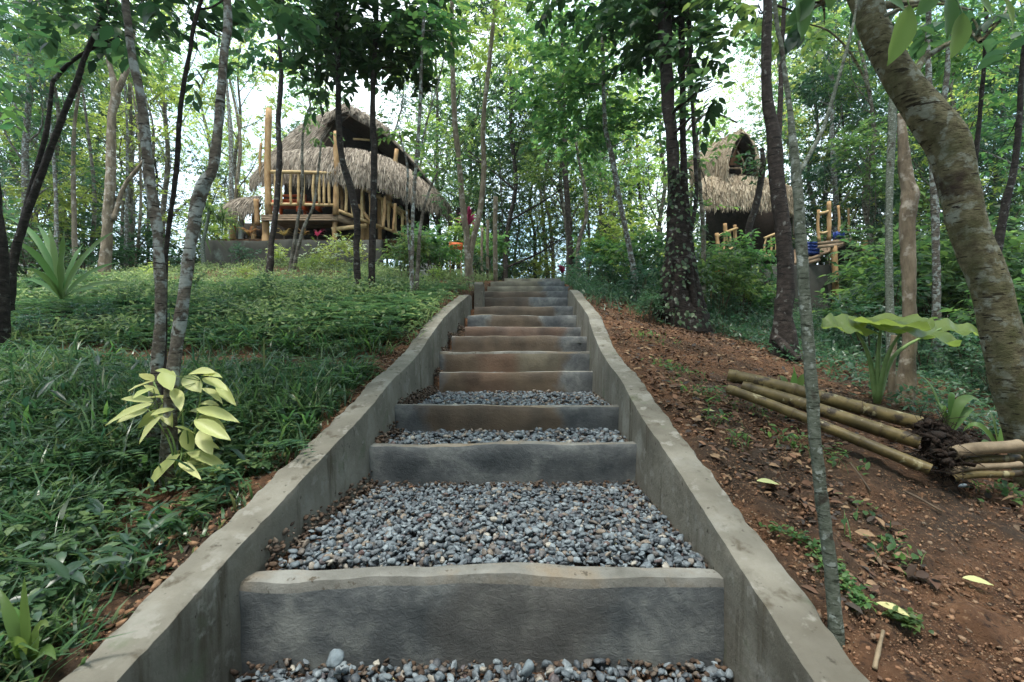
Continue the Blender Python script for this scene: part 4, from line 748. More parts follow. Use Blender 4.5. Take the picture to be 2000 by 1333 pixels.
t = thing('spiky_tree', P(398, 520, 11), 'slender pale forked palm like tree with drooping spiky leaves beside the little shelter', 'tree'); mb = MB()
for br_ in ([(399, 522, 9), (396, 480, 7), (403, 445, 6), (408, 415, 5)], [(397, 485, 5), (390, 462, 4), (391, 448, 4)]):
    tube(mb, spline([P(a, b, 11) for a, b, w in br_], 14), np.interp(np.linspace(0, 1, 14), np.linspace(0, 1, len(br_)), [w*11/F/2 for _, _, w in br_]), 8, .2)
mb.build('trunk', M['bark_pale'], t, smooth=True); mb = MB()
for c0, n_ in ((P(408, 415, 11), 46), (P(391, 448, 11), 18), (P(436, 430, 11.3), 34)):
    for _ in range(n_):
        a = rng.uniform(0, 6.28); e = rng.uniform(-.2, 1.2); l_ = rng.uniform(.4, .75); hd = np.array([math.cos(a), math.sin(a), 0]); strap(mb, c0, c0+hd*l_*.5+np.array([0, 0, e*l_*.7]), c0+hd*l_*rng.uniform(.8, 1.)+np.array([0, 0, (e-.9)*l_*.6]), .035, 6)
mb.build('leaves', M['leaf_mid'], t)
# yellow shrub at the near pair of trees
t = thing('yellow_shrub', P(335, 960, 1.8), 'pale yellow green broad leaved shrub wrapped round the near pair of trunks', 'shrub'); sm = MB(); lm = MB(); b0 = P(350, 950, 1.87)
stems = [P(300, 745, 1.95), P(345, 735, 1.95), P(395, 745, 1.95), P(290, 800, 1.88), P(310, 810, 1.88), P(385, 815, 1.85), P(365, 840, 1.85), P(355, 888, 1.83)]
for s_ in stems: tube(sm, spline([b0, (b0+s_)/2+np.array([.02, 0, .03]), s_], 8), np.linspace(.006, .0025, 8), 6)
for (sx, sy, tx, ty, w) in [(300, 745, 252, 757, 26), (300, 745, 275, 728, 20), (322, 725, 330, 752, 30), (345, 735, 312, 720, 22), (300, 790, 208, 818, 30), (300, 785, 245, 775, 24), (290, 800, 232, 818, 24), (320, 800, 268, 832, 22), (318, 812, 268, 858, 28), (325, 780, 290, 770, 22), (318, 790, 330, 826, 22), (360, 735, 388, 760, 30), (370, 732, 410, 720, 22), (395, 740, 440, 755, 22), (425, 748, 450, 782, 20), (395, 735, 425, 728, 16), (385, 800, 452, 812, 24), (370, 805, 420, 800, 20), (380, 822, 440, 850, 28), (385, 815, 430, 828, 24), (362, 838, 370, 880, 30), (390, 842, 408, 880, 28), (355, 842, 318, 850, 22), (345, 830, 352, 800, 20), (352, 888, 284, 945, 30), (360, 885, 412, 920, 28), (365, 884, 440, 908, 24), (340, 760, 352, 790, 22), (380, 848, 350, 830, 20), (400, 905, 412, 922, 18), (300, 760, 262, 770, 16), (310, 770, 285, 752, 14), (395, 760, 430, 775, 16), (340, 800, 300, 805, 16), (375, 860, 420, 868, 18), (352, 880, 320, 905, 16), (350, 860, 310, 875, 16), (390, 790, 420, 785, 15), (350, 905, 385, 925, 16), (300, 815, 280, 835, 15)]:
    d_ = 1.9+rng.uniform(-.13, .1); a = P(sx, sy, d_); b = P(tx, ty, d_-rng.uniform(.02, .1)); l_ = np.linalg.norm(b-a); leaves(lm, [a], [b-a], np.array([[rng.normal(0, .25), -.55, .8]]), l_*1.1, w*d_/F*1.02, T_BIG)
    tube(sm, [a, stems[int(np.argmin([np.linalg.norm(a-q) for q in stems]))]+.0], [.0015, .002], 5)
sm.build('stem', M['stem'], t); lm.build('foliage', M['leaf_yellow'], t)
# large leafed plant on the bare bank
t = thing('elephant_ear_plant', P(1715, 785, 3.45), 'large leaved plant with broad yellow green leaves on long stalks beside the bamboo', 'plant')
def heart(mb, c, dr, up, L_, w, n=18):
    dr = norm(np.asarray(dr, float)); s = norm(np.cross(dr, up)); nm = np.cross(s, dr); rows = []
    ts = np.linspace(0, 1, n)
    for t_ in ts:
        hw = w/2*(np.sin(np.pi*min(1, t_*.93+.05))**.55)*(1-.25*t_)*(1+.05*math.sin(t_*40)); rows.append([c+dr*(t_*L_-.28*L_+(.16*L_*abs(k)**2*(-1) if t_ < .4 else 0)*(1-t_/.4 if t_ < .4 else 0))+s*hw*k+nm*(.10*w*abs(k)-.12*L_*t_**2+.018*math.sin(t_*19+k*2)) for k in (-1, -.66, -.33, 0, .33, .66, 1)])
    V = np.array(rows).reshape(-1, 3); i = np.arange(n-1)[:, None]*7; j = np.arange(6)[None]; mb.add(V, [np.stack([i+j, i+j+1, i+j+8, i+j+7], -1).reshape(-1, 4)])
for (sx, sy, dz, dr, up, L_, w) in [(1668, 640, .05, (-1, -.3, .15), (.25, -.6, .9), .36, .27), (1722, 630, 0, (.3, -1, -.05), (.05, -.5, 1), .40, .40), (1760, 648, -.1, (.9, -.7, -.2), (.2, -.5, 1), .40, .32), (1838, 642, .15, (1, -.2, -.02), (-.1, -.5, 1), .36, .26)]:
    e = P(sx, sy, 3.45+dz); mb = MB(); b0 = P(1713, 788, 3.45); tube(mb, spline([b0, b0*.45+e*.55+np.array([(b0[0]-e[0])*.22, 0, .05]), e], 10), np.linspace(.022, .007, 10), 8); mb.build('stalk', M['stem'], t, smooth=True)
    mb = MB(); heart(mb, e, dr, up, L_*1.1, w*1.1); mb.build('leaf', M['taro'], t, smooth=True)
for (bx, by, d_, lab, tips, w) in [(1850, 815, 2.9, 'striped leaved young plant drooping beside the bamboo ends', [((1800, 735), (1825, 750)), ((1905, 800), (1885, 790)), ((1920, 790), (1875, 745)), ((1865, 770), (1850, 760)), ((1840, 800), (1835, 770))], .07),
                              (1950, 860, 2.7, 'low arching green plant behind the cut bamboo', [((1880, 845), (1910, 800)), ((1990, 830), (1975, 790)), ((1930, 800), (1940, 815)), ((1915, 880), (1920, 850)), ((1990, 880), (1990, 840))], .05),
                              (1548, 748, 2.9, 'small dark broad leaved seedling behind the bamboo poles', [((1520, 735), (1530, 725)), ((1580, 735), (1565, 720)), ((1550, 715), (1550, 730)), ((1575, 755), (1565, 745))], .05),
                              (60, 1240, 1.05, 'pointed leaved seedling in the near corner of the bank', [((15, 1190), (40, 1180)), ((48, 1125), (50, 1190)), ((95, 1225), (75, 1190)), ((110, 1290), (90, 1240)), ((10, 1260), (30, 1230)), ((0, 1150), (20, 1200))], .03)]:
    base = P(bx, by, d_); base[2] = float(gz(base[0], base[1])); t = thing('leafy_plant', base, lab, 'plant')
    for (tp, cp) in tips:
        mb = MB(); strap(mb, base, P(*cp, d_-.03), P(*tp, d_+rng.uniform(-.1, .1)), w*.8, 9, .3, up=(rng.normal(0, .3), -.6, .7)); mb.build('leaf', M['strap' if 'striped' in lab else 'leaf_mid'], t)
# colourful plants below the hut
for (px, py, d, m, lab, s) in [(555, 462, 12.2, 'orange_leaf', 'yellowish rosette plant in the shade under the deck, nearest the tall post', .26), (592, 462, 12.2, 'orange_leaf', 'orange rosette plant in the shade under the middle of the deck', .24), (620, 462, 12.2, 'red_leaf', 'red and pink rosette plant in the shade under the deck', .28), (487, 462, 12.4, 'orange_leaf', 'yellow leaved plant in front of the little shelter', .35),
                          (916, 440, 9.4, 'red_leaf', 'dark red leaved plant beside the V shaped tan tree', .38), (1098, 535, 13, 'red_leaf', 'small pink leaved plant beyond the head of the steps', .3)]:
    b = P(px, py, d); g0 = float(gz(b[0], b[1])); t = thing('colourful_plant', (b[0], b[1], min(g0, b[2])), lab, 'plant'); mb = MB()
    tube(mb, [(b[0], b[1], min(g0, b[2])-.05), (b[0], b[1], b[2])], [.02, .015], 6); mb.build('stem', M['twig'], t); mb = MB()
    for k in range(13):
        a = rng.uniform(0, 6.28); hd = np.array([math.cos(a), math.sin(a), 0]); e = rng.uniform(.3, 1.1); strap(mb, b, b+hd*s*.4+np.array([0, 0, e*s]), b+hd*s*rng.uniform(.7, 1)+np.array([0, 0, e*s*.6]), .06, 6)
    mb.build('leaves', M[m], t)
# creeping weeds
for (pts, d, lab) in [([(1500, 1030), (1540, 1045), (1575, 1060), (1600, 1090), (1615, 1120)], 1.42, 'creeping weed with small round leaves behind the pale sapling'), ([(1625, 1100), (1650, 1135), (1668, 1160), (1692, 1190)], 1.3, 'trailing weed running downhill from the pale sapling'), ([(1740, 1200), (1765, 1212), (1790, 1230)], 1.25, 'tiny trailing weed beside the curled yellow leaf')]:
    Q = []
    for px, py in pts:
        p = P(px, py, d); 
        for _ in range(8): p = P(px, py, p[1]*( (HZ-py)*p[1]/F and (float(gz(p[0], p[1]))+.012)/((HZ-py)*p[1]/F))**.5)
        Q.append(p)
    sp = spline(Q, 26); t = thing('creeping_weed', Q[0], lab, 'weed'); mb = MB(); tube(mb, sp, .0022, 5); mb.build('stem', M['stem'], t); mb = MB(); n_ = 130
    c = sp[rng.integers(0, 26, n_)]+rng.normal(0, .012, (n_, 3))*np.array([1, 1, .5])+np.array([0, 0, .01]); leaves(mb, c, rdir(n_)*np.array([1, 1, .5]), norm(np.array([0, 0, 1.])+rdir(n_)*.5), rng.uniform(.012, .024, n_), .012, T_NEAR); mb.build('leaves', M['leaf_mid'], t)
# fallen yellow leaves and dry sticks
def onground(px, py, lift=.012):
    dd = np.linspace(.6, 9, 1700); x = (px-1000)*dd/F; z = (HZ-py)*dd/F; inst = (x > xL(dd)) & (x < xR(dd)); g = np.where(inst, tz(dd), gz(x, dd)); i = int(np.argmax(z < g+lift)); return np.array([x[i], dd[i], g[i]+lift])
for (px, py, l_, a, lab) in [(1478, 940, .075, -.3, 'plain yellow fallen leaf lying alone on the bare soil'), (1880, 1130, .07, -.5, 'yellow green fallen leaf with a dark tip on the bare soil'), (1712, 1180, .07, -.9, 'narrow curled yellow leaf on the soil beside the pale sapling'), (1178, 1060, .05, -.2, 'pale yellow leaf on the gravel nearer the bare bank'), (845, 1045, .045, .6, 'green and yellow leaf in the middle of the gravel bed'), (752, 1328, .03, 0., 'bright yellow leaf scrap on the gravel at the lowest step'), (795, 858, .05, .2, 'yellow leaf on the gravel strip behind the second step'), (1380, 803, .06, .4, 'orange yellow leaf by the weeds near the bamboo')]:
    p = onground(px, py, .018); mb = MB(); leaves(mb, [p], [[math.cos(a), math.sin(a), .05]], np.array([[.1, -.35, 1.]]), l_, l_*.42, T_BIG); tag(mb.build('fallen_leaf', M['leaf_yellow']), lab, 'fallen leaf', 'yellow fallen leaves')
for (a, b, r_, lab) in [((1708, 1310), (1725, 1235), .005, 'pale dry stick near the foot of the pale sapling'), ((1765, 960), (1840, 1000), .005, 'dark twig on the soil below the bamboo'), ((1660, 905), (1700, 960), .004, 'thin dark twig between the sapling and the bamboo')]:
    mb = MB(); p, q = onground(*a, .012), onground(*b, .016); tube(mb, spline([p, (p+q)/2+np.array([0, 0, .004]), q], 7), [r_]*4+[r_*.8]*3, 7, .3); tag(mb.build('stick', M['bamboo_cut' if 'pale' in lab else 'twig']), lab, 'stick')

# ------------------------------------------------------------------ bamboo poles
def pole(a, b, r_, lab, m='bamboo', hollow=True):
    t = thing('bamboo_pole', (np.asarray(a)+b)/2, lab, 'bamboo pole', 'bamboo lying on the bank'); mb = MB(); L_ = np.linalg.norm(np.asarray(b)-a); n = 90; s = np.linspace(0, 1, n); p = np.asarray(a)[None]*(1-s[:, None])+np.asarray(b)[None]*s[:, None]
    p[:, 2] += .006*np.sin(s*5); rr = np.full(n, r_)*(1-.05*s); ph = (s*L_*3.4+.37) % 1; nd = np.exp(-((ph-.5)/.035)**2); rr = rr*(1+.09*nd)-r_*.05*np.exp(-((ph-.57)/.03)**2)
    tube(mb, p, rr, 16, .03, cap=False); mb.build('culm', M[m], t, smooth=True)
    mb = MB(); cen = np.nonzero((ph[1:-1] >= .5) & (ph[:-2] < .5))[0]+1
    for c_ in cen: tube(mb, [p[c_]-(p[1]-p[0])*.12, p[c_]+(p[1]-p[0])*.12], r_*1.085, 16, .02)
    if len(cen): mb.build('node_rings', M['twig'], t)
    for e, dr in ((p[0], p[0]-p[3]), (p[-1], p[-1]-p[-4])):
        mb = MB(); dr = norm(dr); s_ = norm(np.cross(dr, [0, 0, 1.])); u = np.cross(s_, dr); k = np.linspace(0, 2*np.pi, 16, endpoint=False); ri = [r_*.98, r_*.74, r_*.70]; off = [.0, .001, -.05]
        V = np.concatenate([e+dr*o_+(np.cos(k)[:, None]*s_+np.sin(k)[:, None]*u)*q_ for q_, o_ in zip(ri, off)]+[(e+dr*-.05)[None]]); j = np.arange(16); j2 = (j+1) % 16
        mb.add(V, [np.concatenate([np.stack([j, j2, j2+16, j+16], -1), np.stack([j+16, j2+16, j2+32, j+32], -1)]), np.stack([j+32, j2+32, np.full(16, 48)], -1)]); mb.build('cut_end', M['bamboo_cut' if m != 'bamboo' else 'soilroot'], t)
pole(P(1422, 733, 2.72), P(1800, 826, 2.3), .036, 'topmost and longest bamboo pole, tied with thread')
pole(P(1450, 756, 2.66), P(1796, 862, 2.2), .034, 'middle bamboo pole wedged under the topmost one')
pole(P(1422, 760, 2.62), P(1818, 915, 2.02), .026, 'lowest and thinnest bamboo pole, splayed outward on the soil')
pole(P(1860, 886, 2.02), P(1990, 868, 2.06), .027, 'short pale dry bamboo piece, topmost of the cut pile', 'bamboo_cut')
pole(P(1868, 905, 2.04), P(1990, 892, 2.08), .018, 'dark bamboo piece second from the top of the cut pile', 'bamboo')
pole(P(1852, 922, 2.0), P(1992, 905, 2.03), .014, 'split pale bamboo piece low in the cut pile', 'bamboo_cut')
pole(P(1860, 935, 1.99), P(1992, 922, 2.0), .015, 'lowest olive bamboo piece of the cut pile', 'bamboo')
mb = MB()
for k in range(700):
    u = rng.random(); p = P(1805+u*60+rng.normal(0, 10), 835+u*75+rng.normal(0, 14), 2.3-.25*u+rng.normal(0, .05)); stones(mb, [p], rng.uniform(.015, .05), ICO1, jit=.25) if k < 330 else tube(mb, [p, p+rdir(1)[0]*.05, p+rdir(1)[0]*.09], .0015, 4)
for k in range(160):
    p = onground(rng.uniform(1850, 1990), rng.uniform(840, 885), .02); stones(mb, [p], rng.uniform(.02, .06), ICO1)
tag(mb.build('root_clump', M['soilroot']), 'dark clump of roots and soil at the ends of the bamboo poles', 'root clump')

# ------------------------------------------------------------------ thatched huts
def curve_pts(pix, dep): return np.array([P(px, py, d) for (px, py), d in zip(pix, dep)])
def resample(c, n): s = np.r_[0, np.cumsum(np.linalg.norm(np.diff(c, axis=0), axis=1))]; s /= s[-1]; u = np.linspace(0, 1, n); return np.stack([np.interp(u, s, c[:, k]) for k in range(3)], -1)
def thatch(name, top, bot, parent, m, n, bulge=.12, strand=.55, fringe=.25, w=.014, thick=.14):
    K = 60; T_ = resample(np.asarray(top), K); B_ = resample(np.asarray(bot), K)
    def surf(u, v):
        x = np.clip(u, 0, 1)*(K-1); i = np.minimum(x.astype(int), K-2); f = (x-i)[:, None]; t_ = T_[i]*(1-f)+T_[i+1]*f; b_ = B_[i]*(1-f)+B_[i+1]*f; v = v[:, None]
        return t_*(1-v)+b_*v+np.array([0, 0, 1.])*bulge*4*v*(1-np.minimum(v, 1))
    mb = MB(); ny = 14; U, Vv = np.meshgrid(np.linspace(0, 1, K), np.linspace(0, 1, ny)); s0 = surf(U.ravel(), Vv.ravel()); s0[:, 2] += .03*fbm(U.ravel()*30, Vv.ravel()*6, 3, 3); s1 = s0-np.array([0, 0, thick])
    i = np.arange(ny-1)[:, None]*K; j = np.arange(K-1)[None]; q = np.stack([i+j, i+j+1, i+K+j+1, i+K+j], -1).reshape(-1, 4); mb.add(s0, [q]); mb.add(s1, [q[:, ::-1]])
    r_ = mb.build(name, M['thatch_base'], parent)
    mb = MB(); u = rng.random(n); v = rng.random(n)**.8; k = rng.random(n) < .28; v[k] = rng.uniform(.82, 1, k.sum()); length = np.linalg.norm(T_-B_, axis=1).mean(); dv = strand/length*rng.uniform(.6, 1.2, n)
    sk = rng.normal(0, .012, n)
    pts = [surf(u+sk*t_, np.minimum(v+dv*t_, 1))+np.array([0, 0, .02+.05*rng.random()])*1+(-np.array([0, 0, 1.])[None]*np.maximum(v+dv*t_-1, 0)[:, None]*length*.95) for t_ in (0, .5, 1.)]
    lift = rng.uniform(0, .06, n)[:, None]*np.array([0, 0, 1.]); out = np.zeros((n, 3)); out[:, 1] = -rng.uniform(0, .05, n)
    pts = [p+lift+out*a for p, a in zip(pts, (0, .6, 1))]; pts[2] = pts[2]+rng.normal(0, .025, (n, 3))
    tg = norm(pts[2]-pts[0]); s = norm(np.cross(tg, np.array([.1, -1., .4]))); ww = w*rng.uniform(.6, 1.6, n)[:, None]
    V = np.stack([pts[0]-s*ww/2, pts[0]+s*ww/2, pts[1]-s*ww/2, pts[1]+s*ww/2, pts[2]-s*ww*.15, pts[2]+s*ww*.15], 1).reshape(-1, 3); o = (np.arange(n)*6)[:, None, None]
    mb.add(V, [(np.array([[[0, 1, 3, 2], [2, 3, 5, 4]]])+o).reshape(-1, 4)]); mb.build('straw', M[m], r_); return r_
def post(parent, a, b, r_, m='post', name='post', sides=10):
    mb = MB(); tube(mb, spline([a, (np.asarray(a)+b)/2+rng.normal(0, .012, 3), b], 10), np.linspace(r_, r_*.92, 10)*(1+.05*rng.normal(size=10)), sides, .15); return mb.build(name, M[m], parent, smooth=True)
H = thing('thatched_hut', P(690, 480, 13.4), 'shaggy grey thatched hut on stilts with a log railed deck and side stairs', 'hut')
apex = P(684, 217, 12.9); ap2 = P(640, 222, 14.6)
thatch('roof', [ap2+np.array([-.5, 1.8, -.2]), P(612, 236, 14.2), P(650, 222, 13.5), apex], [P(490, 352, 15.5), P(512, 330, 13.9), P(550, 312, 13.1), P(614, 306, 12.85)], H, 'thatch', 6800, bulge=.16, w=.02)
thatch('roof', [apex, ap2, ap2+np.array([.6, 1.8, -.3])], [P(858, 388, 13.3), P(880, 410, 14.6), P(880, 430, 16.)], H, 'thatch', 5200, bulge=.3, w=.02)
thatch('porch_roof', curve_pts([(530, 322), (560, 304), (589, 299), (640, 295), (690, 297), (724, 304), (765, 318), (805, 342), (838, 374)], [13, 12.9, 12.8, 12.7, 12.7, 12.8, 13, 13.3, 13.6]),
       curve_pts([(512, 338), (535, 333), (589, 331), (643, 330), (697, 334), (751, 343), (784, 357), (819, 378), (858, 392)], [12.8, 12.5, 12.3, 12.15, 12.15, 12.3, 12.5, 12.8, 13.2]), H, 'thatch', 6500, bulge=.12, strand=.5, w=.02)
# apex hood of the gable
thatch('gable_hood', [apex+np.array([-.55, .1, -.12]), apex+np.array([0, -.1, .05]), apex+np.array([.6, .15, -.25])], [apex+np.array([-.8, -.15, -.42]), apex+np.array([0, -.45, -.14]), apex+np.array([1.1, -.1, -.66])], H, 'thatch', 900, bulge=.03, strand=.2, w=.02)
mb = MB(); g = [P(575, 300, 13.6), P(684, 222, 13.5), P(810, 345, 13.9), P(575, 300, 17), P(684, 210, 17), P(810, 345, 17)]
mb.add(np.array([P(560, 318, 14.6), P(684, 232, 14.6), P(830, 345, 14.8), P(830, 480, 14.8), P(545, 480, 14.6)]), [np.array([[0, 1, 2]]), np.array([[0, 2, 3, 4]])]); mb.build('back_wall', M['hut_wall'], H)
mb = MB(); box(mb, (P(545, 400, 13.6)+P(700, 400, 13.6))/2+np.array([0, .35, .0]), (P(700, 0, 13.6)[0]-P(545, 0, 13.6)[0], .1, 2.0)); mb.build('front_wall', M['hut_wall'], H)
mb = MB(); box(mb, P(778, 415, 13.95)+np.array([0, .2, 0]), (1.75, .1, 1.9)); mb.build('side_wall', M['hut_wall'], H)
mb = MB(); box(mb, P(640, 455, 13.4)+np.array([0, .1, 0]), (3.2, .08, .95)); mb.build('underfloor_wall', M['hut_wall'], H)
mb = MB(); tube(mb, [P(690, 272, 13.1), P(722, 274, 13.1)], .03, 8); mb.build('gable_rail', M['rail'], H)
dk = MB(); a, b = P(511, 422, 12.2), P(659, 422, 12.2); 
for k in range(3): plank(dk, a+np.array([0, -.002*k, -.055*k]), b+np.array([0, -.002*k, -.055*k]), .05, .05)
dk.build('deck_edge', M['deck'], H)
mb = MB()
for k in range(9): x0 = a+np.array([0, .08+.14*k, .01]); plank(mb, x0, x0+(b-a), .125, .035)
mb.build('deck_floor', M['deck'], H)
mb = MB(); plank(mb, P(659, 425, 12.2), P(712, 445, 12.9), .06, .17); mb.build('deck_edge', M['deck'], H)
mb = MB(); plank(mb, P(648, 449, 12.25), P(716, 441, 12.5), .06, .1); mb.build('stair_beam', M['rail'], H)
for (x0, y0, x1, y1, d, w) in [(525, 420, 525, 213, 12.25, 13), (656, 420, 657, 258, 12.2, 12), (510, 345, 510, 280, 12.9, 6), (709, 470, 708, 342, 12.7, 9), (757, 420, 775, 292, 12.9, 9), (519, 478, 519, 430, 12.3, 14), (654, 476, 655, 430, 12.3, 10), (716, 476, 715, 420, 12.8, 10), (742, 470, 741, 380, 13, 8), (757, 430, 757, 372, 12.95, 8), (503, 440, 500, 390, 12.6, 10), (795, 440, 796, 410, 13.2, 8)]:
    post(H, P(x0, y0, d), P(x1, y1, d), w*d/F/2)
def rails(parent, a, b, r_, balus, a2, b2, rb=.028):
    post(parent, a, b, r_, 'rail', 'rail'); post(parent, a2, b2, r_*.85, 'rail', 'rail')
    for f in balus:
        post(parent, a2*(1-f)+b2*f, a*(1-f)+b*f, rb, 'rail', 'baluster', 8)
mid = P(592, 341, 12.1)
rails(H, P(530, 336, 12.2), P(651, 339, 12.15), .046, [.06, .17, .32, .44, .52, .69, .78, .85, .94], P(530, 399, 12.2), P(651, 401, 12.15), .036)
for (x0, y0, x1, y1) in [(668, 412, 664, 345), (690, 425, 686, 358), (726, 436, 722, 376), (748, 446, 752, 384), (768, 452, 772, 398), (735, 446, 700, 400)]: post(H, P(x0, y0, 12.5), P(x1, y1, 12.5), .04, 'post', 'baluster')
rails(H, P(661, 341, 12.15), P(795, 418, 13.1), .05, [.1, .2, .33, .45, .62, .72, .82, .93], P(661, 412, 12.2), P(795, 462, 13.1), .04)
post(H, P(762, 400, 12.95), P(802, 435, 13.15), .04, 'rail', 'rail')
B_ = thing('bench', P(566, 412, 12.9), 'orange painted armchair bench on the hut deck behind the railing', 'bench'); D = 12.85
mb = MB(); box(mb, P(565, 402, D), (.7, .5, .05)); mb.build('seat', M['orange'], B_)
mb = MB()
for yy in (377, 386, 394): box(mb, P(565, yy, D)+np.array([0, .25, 0]), (.68, .03, .07))
mb.build('backrest', M['orange'], B_)
for px in (541, 589):
    mb = MB(); box(mb, P(px, 394, D)+np.array([0, -.0, -.05]), (.06, .5, .05)); mb.build('armrest', M['orange'], B_)
    for dy in (-.22, .22): mb = MB(); box(mb, P(px, 402, D)+np.array([0, dy, -.07+(.12 if dy > 0 else 0)]), (.07, .07, .3+(.3 if dy > 0 else 0))); mb.build('leg', M['orange'], B_)
Tb = thing('low_table', P(608, 412, 12.85), 'low orange table beside the armchair on the hut deck', 'table'); mb = MB(); box(mb, P(610, 400, D), (.5, .4, .04)); mb.build('tabletop', M['orange'], Tb)
for px in (597, 623): mb = MB(); box(mb, P(px, 407, D), (.07, .3, .16)); mb.build('leg', M['orange'], Tb)
# retaining wall under the deck, slab
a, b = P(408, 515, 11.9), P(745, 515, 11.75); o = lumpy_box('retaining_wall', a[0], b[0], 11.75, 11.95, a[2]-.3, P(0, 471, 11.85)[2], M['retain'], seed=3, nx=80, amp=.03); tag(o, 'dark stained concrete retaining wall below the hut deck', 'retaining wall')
a, b = P(745, 520, 11.9), P(835, 520, 11.9)
mb = MB(); box(mb, P(722, 462, 13)+np.array([-1.6, 1.2, -.12]), (5.2, 2.3, .12)); tag(mb.build('hut_terrace', M['dirt']), 'earth terrace held behind the retaining wall', 'terrace', kind='structure')
o = lumpy_box('concrete_block', P(815, 0, 10.5)[0], P(846, 0, 10.5)[0], 10.5, 11.0, float(gz(-2, 10.5))-.1, P(0, 514, 10.5)[2], M['slab'], seed=8); tag(o, 'pale concrete block standing in the grass by the hut', 'concrete block')
# little shelter
L2 = thing('shelter', P(470, 470, 13.2), 'little thatched shelter with a grey post beyond the spiky tree', 'shelter')
thatch('roof', [P(465, 393, 13.4), P(515, 388, 13.4)], [P(428, 420, 12.9), P(505, 406, 12.9)], L2, 'thatch', 700, bulge=.08, strand=.35, w=.02)
for (px, w, m) in [(470, 10, 'slab'), (455, 11, 'post'), (495, 9, 'post')]: post(L2, P(px, 480, 13.2), P(px+2, 405, 13.2), w*13.2/F/2, m)
mb = MB(); box(mb, P(484, 412, 13.25), (.55, .08, .14)); mb.build('beam', M['post'], L2)
mb = MB(); box(mb, P(485, 455, 13.9), (.9, .06, .55)); mb.build('back_panel', M['hut_wall'], L2)
# signs
def sign(px, py, d, w, h, lab):
    c = P(px, py, d); g0 = float(gz(c[0], c[1])); t = thing('sign', (c[0], c[1], g0), lab, 'sign', 'small orange signs on sticks'); mb = MB(); box(mb, c, (w, .02, h), tilt=.06); pl_ = mb.build('plate', M['sign'], t); mb = MB()
    for r_, y0 in enumerate((.18, -.15)):
        x = -.38
        while x < .36: l_ = rng.uniform(.04, .1); box(mb, c+np.array([(x+l_/2)*w, -.013, y0*h]), (l_*w, .004, h*.14)); x += l_+.04
    mb.build('lettering', M['signink'], pl_)
    for s in (-.42, .42): post(t, (c[0]+s*w, c[1]+.025, g0-.1), (c[0]+s*w, c[1]+.025, c[2]+h*.45), .012, 'rail', 'stake', 6)
sign(890, 481, 9.8, .28, .15, 'small orange sign on two stakes beyond the pale concrete block'); sign(1402, 529, 8.4, .24, .13, 'small orange sign on two stakes below the far hut deck')
for (px, y0, y1, d, w, lab) in [(968, 536, 385, 9.5, 9, 'tan upright post just past the V shaped tan tree'), (953, 540, 430, 10, 6, 'thin pale post next to the tan upright post'), (942, 530, 445, 10.5, 5, 'thinnest weathered post nearest the V shaped tree')]:
    a = P(px, y0, d); a[2] = float(gz(a[0], a[1]))-.1; mb = MB(); tube(mb, spline([a, P(px-1, (y0+y1)/2, d), P(px, y1, d)], 10), w*d/F/2, 10, .2); tag(mb.build('wooden_post', M['bark_tan'], smooth=True), lab, 'post', 'posts at the head of the steps')

G = thing('thatched_hut', P(1460, 500, 12.2), 'pale straw thatched hut with a steep open gable among the trees', 'hut'); ax = P(1449, 258, 11.6); a2 = P(1400, 282, 13.6)
thatch('roof', [a2+np.array([-.5, 1, -.15]), a2, ax], [P(1348, 332, 14), P(1368, 324, 12.6), P(1420, 320, 11.5)], G, 'thatch_warm', 3600, bulge=.05, w=.022)
thatch('roof', [ax, a2+np.array([.4, 0, 0])], [P(1476, 296, 11.4), P(1484, 320, 13.2)], G, 'thatch_warm', 1400, bulge=.05, strand=.4, w=.022)
thatch('porch_roof', curve_pts([(1372, 354), (1419, 347), (1475, 352), (1512, 357), (1546, 374)], [12.2, 11.9, 11.8, 11.9, 12.3]), curve_pts([(1368, 385), (1419, 382), (1445, 381), (1505, 383), (1552, 395)], [11.7, 11.4, 11.3, 11.4, 11.8]), G, 'thatch_warm', 4200, bulge=.1, strand=.45, w=.022)
thatch('porch_roof', [P(1540, 372, 12.2), P(1556, 385, 13.5)], [P(1549, 435, 11.9), P(1562, 440, 13.4)], G, 'thatch', 900, bulge=.05, strand=.4, w=.022)
mb = MB(); mb.add(np.array([P(1392, 352, 12.7), P(1449, 250, 12.7), P(1494, 352, 12.7)]), [np.array([[0, 1, 2]])]); mb.build('gable_lining', M['inner'], G)
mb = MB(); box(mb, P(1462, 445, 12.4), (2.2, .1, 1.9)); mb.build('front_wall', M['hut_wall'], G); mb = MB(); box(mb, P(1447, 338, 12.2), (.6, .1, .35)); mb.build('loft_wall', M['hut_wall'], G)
for a, b in (((1415, 329), (1447, 329)), ((1447, 329), (1447, 346)), ((1440, 296), (1456, 330))): post(G, P(*a, 11.7), P(*b, 11.7), .02, 'deck', 'gable_rail', 6)
for (x0, y0, x1, y1, d, w) in [(1404, 510, 1400, 456, 11, 8), (1419, 480, 1416, 437, 11.2, 8), (1437, 476, 1435, 440, 11.4, 7), (1540, 510, 1537, 450, 11, 8), (1600, 472, 1599, 410, 9.6, 6), (1619, 470, 1619, 394, 9.6, 8), (1638, 462, 1637, 402, 10.4, 5), (1657, 455, 1657, 408, 11, 4), (1632, 590, 1628, 481, 9.6, 12), (1690, 580, 1690, 470, 11, 9)]: post(G, P(x0, y0, d), P(x1, y1, d), w*d/F/2)
rails(G, P(1402, 462, 11), P(1440, 446, 11.4), .03, [.3, .6], P(1402, 500, 11), P(1440, 478, 11.4)); rails(G, P(1492, 466, 11.2), P(1538, 452, 11), .03, [.1, .3, .5, .7, .9], P(1492, 502, 11.2), P(1538, 492, 11), .022)
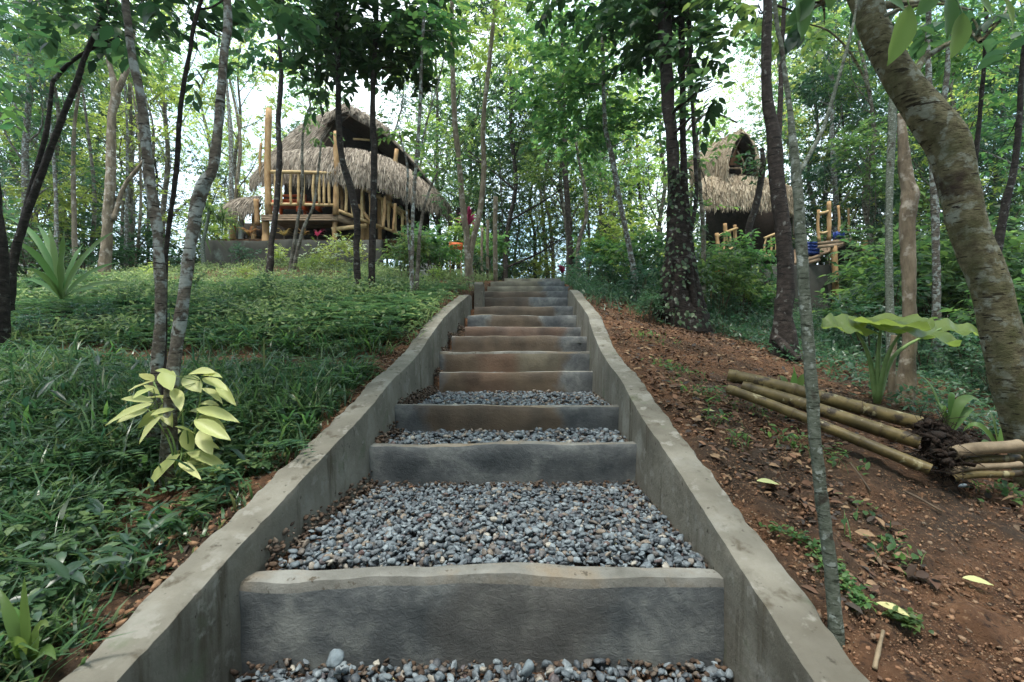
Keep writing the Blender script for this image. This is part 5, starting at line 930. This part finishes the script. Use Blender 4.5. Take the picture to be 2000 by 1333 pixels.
for a, b, d1, d2, n_ in (((1505, 530), (1602, 500), 10.2, 9.6, 'deck_edge'), ((1599, 476), (1635, 472), 9.5, 9.6, 'deck_edge'), ((1635, 472), (1672, 466), 9.6, 11, 'deck_edge')):
    mb = MB()
    for k in range(2): plank(mb, P(*a, d1)-np.array([0, .002*k, .07*k]), P(*b, d2)-np.array([0, .002*k, .07*k]), .05, .06)
    mb.build(n_, M['deck'], G)
post(G, P(1599, 418, 9.6), P(1619, 412, 9.6), .03, 'rail', 'rail'); post(G, P(1599, 455, 9.6), P(1619, 452, 9.6), .025, 'rail', 'rail')
mb = MB(); v = np.array([P(1505, 527, 10.3), P(1602, 497, 9.7), P(1672, 466, 11.1), P(1560, 480, 12.4)]); mb.add(np.vstack([v, v-np.array([0, 0, .05])]), [np.array([[0, 1, 2, 3], [7, 6, 5, 4], [0, 4, 5, 1], [1, 5, 6, 2], [2, 6, 7, 3], [3, 7, 4, 0]])]); mb.build('deck_floor', M['deck'], G)
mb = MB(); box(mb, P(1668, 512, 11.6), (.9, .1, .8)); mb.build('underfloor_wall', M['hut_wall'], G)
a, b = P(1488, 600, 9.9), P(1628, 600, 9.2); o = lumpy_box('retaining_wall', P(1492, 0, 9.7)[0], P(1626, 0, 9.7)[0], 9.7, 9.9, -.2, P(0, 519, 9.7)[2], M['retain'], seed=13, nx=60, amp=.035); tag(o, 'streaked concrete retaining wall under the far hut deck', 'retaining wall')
def crate(px, py, d, s, lab):
    c = P(px, py, d); t = thing('crate', c-np.array([0, 0, s/2]), lab, 'crate'); mb = MB(); box(mb, c-np.array([0, 0, s*.45]), (s, s*.7, s*.08)); mb.build('base', M['blue'], t); mb = MB()
    for k in range(4):
        z = c[2]-s*.36+k*s*.24
        for sy in (-1, 1): box(mb, (c[0], c[1]+sy*s*.35, z), (s, .015, s*.14)); box(mb, (c[0]+sy*s*.5, c[1], z), (.015, s*.7, s*.14))
    for sx in (-1, 1):
        for sy in (-1, 1): box(mb, (c[0]+sx*s*.49, c[1]+sy*s*.34, c[2]), (.03, .03, s))
    mb.build('side_slats', M['blue'], t)
crate(1580, 486, 9.9, .28, 'blue plastic crate on the deck of the far hut'); crate(1638, 460, 10.2, .14, 'small blue plastic box by the deck end post of the far hut')
K_ = thing('thatched_hut', P(1183, 505, 19), 'small distant thatched hut half hidden behind the undergrowth', 'hut')
thatch('roof', [P(1175, 428, 19.6), P(1194, 428, 19.6)], [P(1163, 462, 18.8), P(1207, 462, 18.8)], K_, 'thatch_warm', 900, bulge=.1, strand=.4, w=.03)
mb = MB(); box(mb, P(1186, 485, 19.6), (.9, .1, 1.1)); mb.build('front_wall', M['hut_wall'], K_)
for px in (1168, 1203): post(K_, P(px, 510, 18.9), P(px, 460, 18.9), .05)

# ------------------------------------------------------------------ humid air
m, n, l = mat('humid_air'); v = N(n, 'ShaderNodeVolumePrincipled'); v.inputs['Color'].default_value = (.86, .95, .93, 1); v.inputs['Density'].default_value = .0006; v.inputs['Anisotropy'].default_value = .3
o_ = N(n, 'ShaderNodeOutputMaterial'); l.new(v.outputs[0], o_.inputs['Volume'])
mb = MB(); box(mb, (0, 25, 8), (240, 200, 24)); tag(mb.build('haze', m), 'thin humid haze filling the wood', 'haze', kind='stuff')
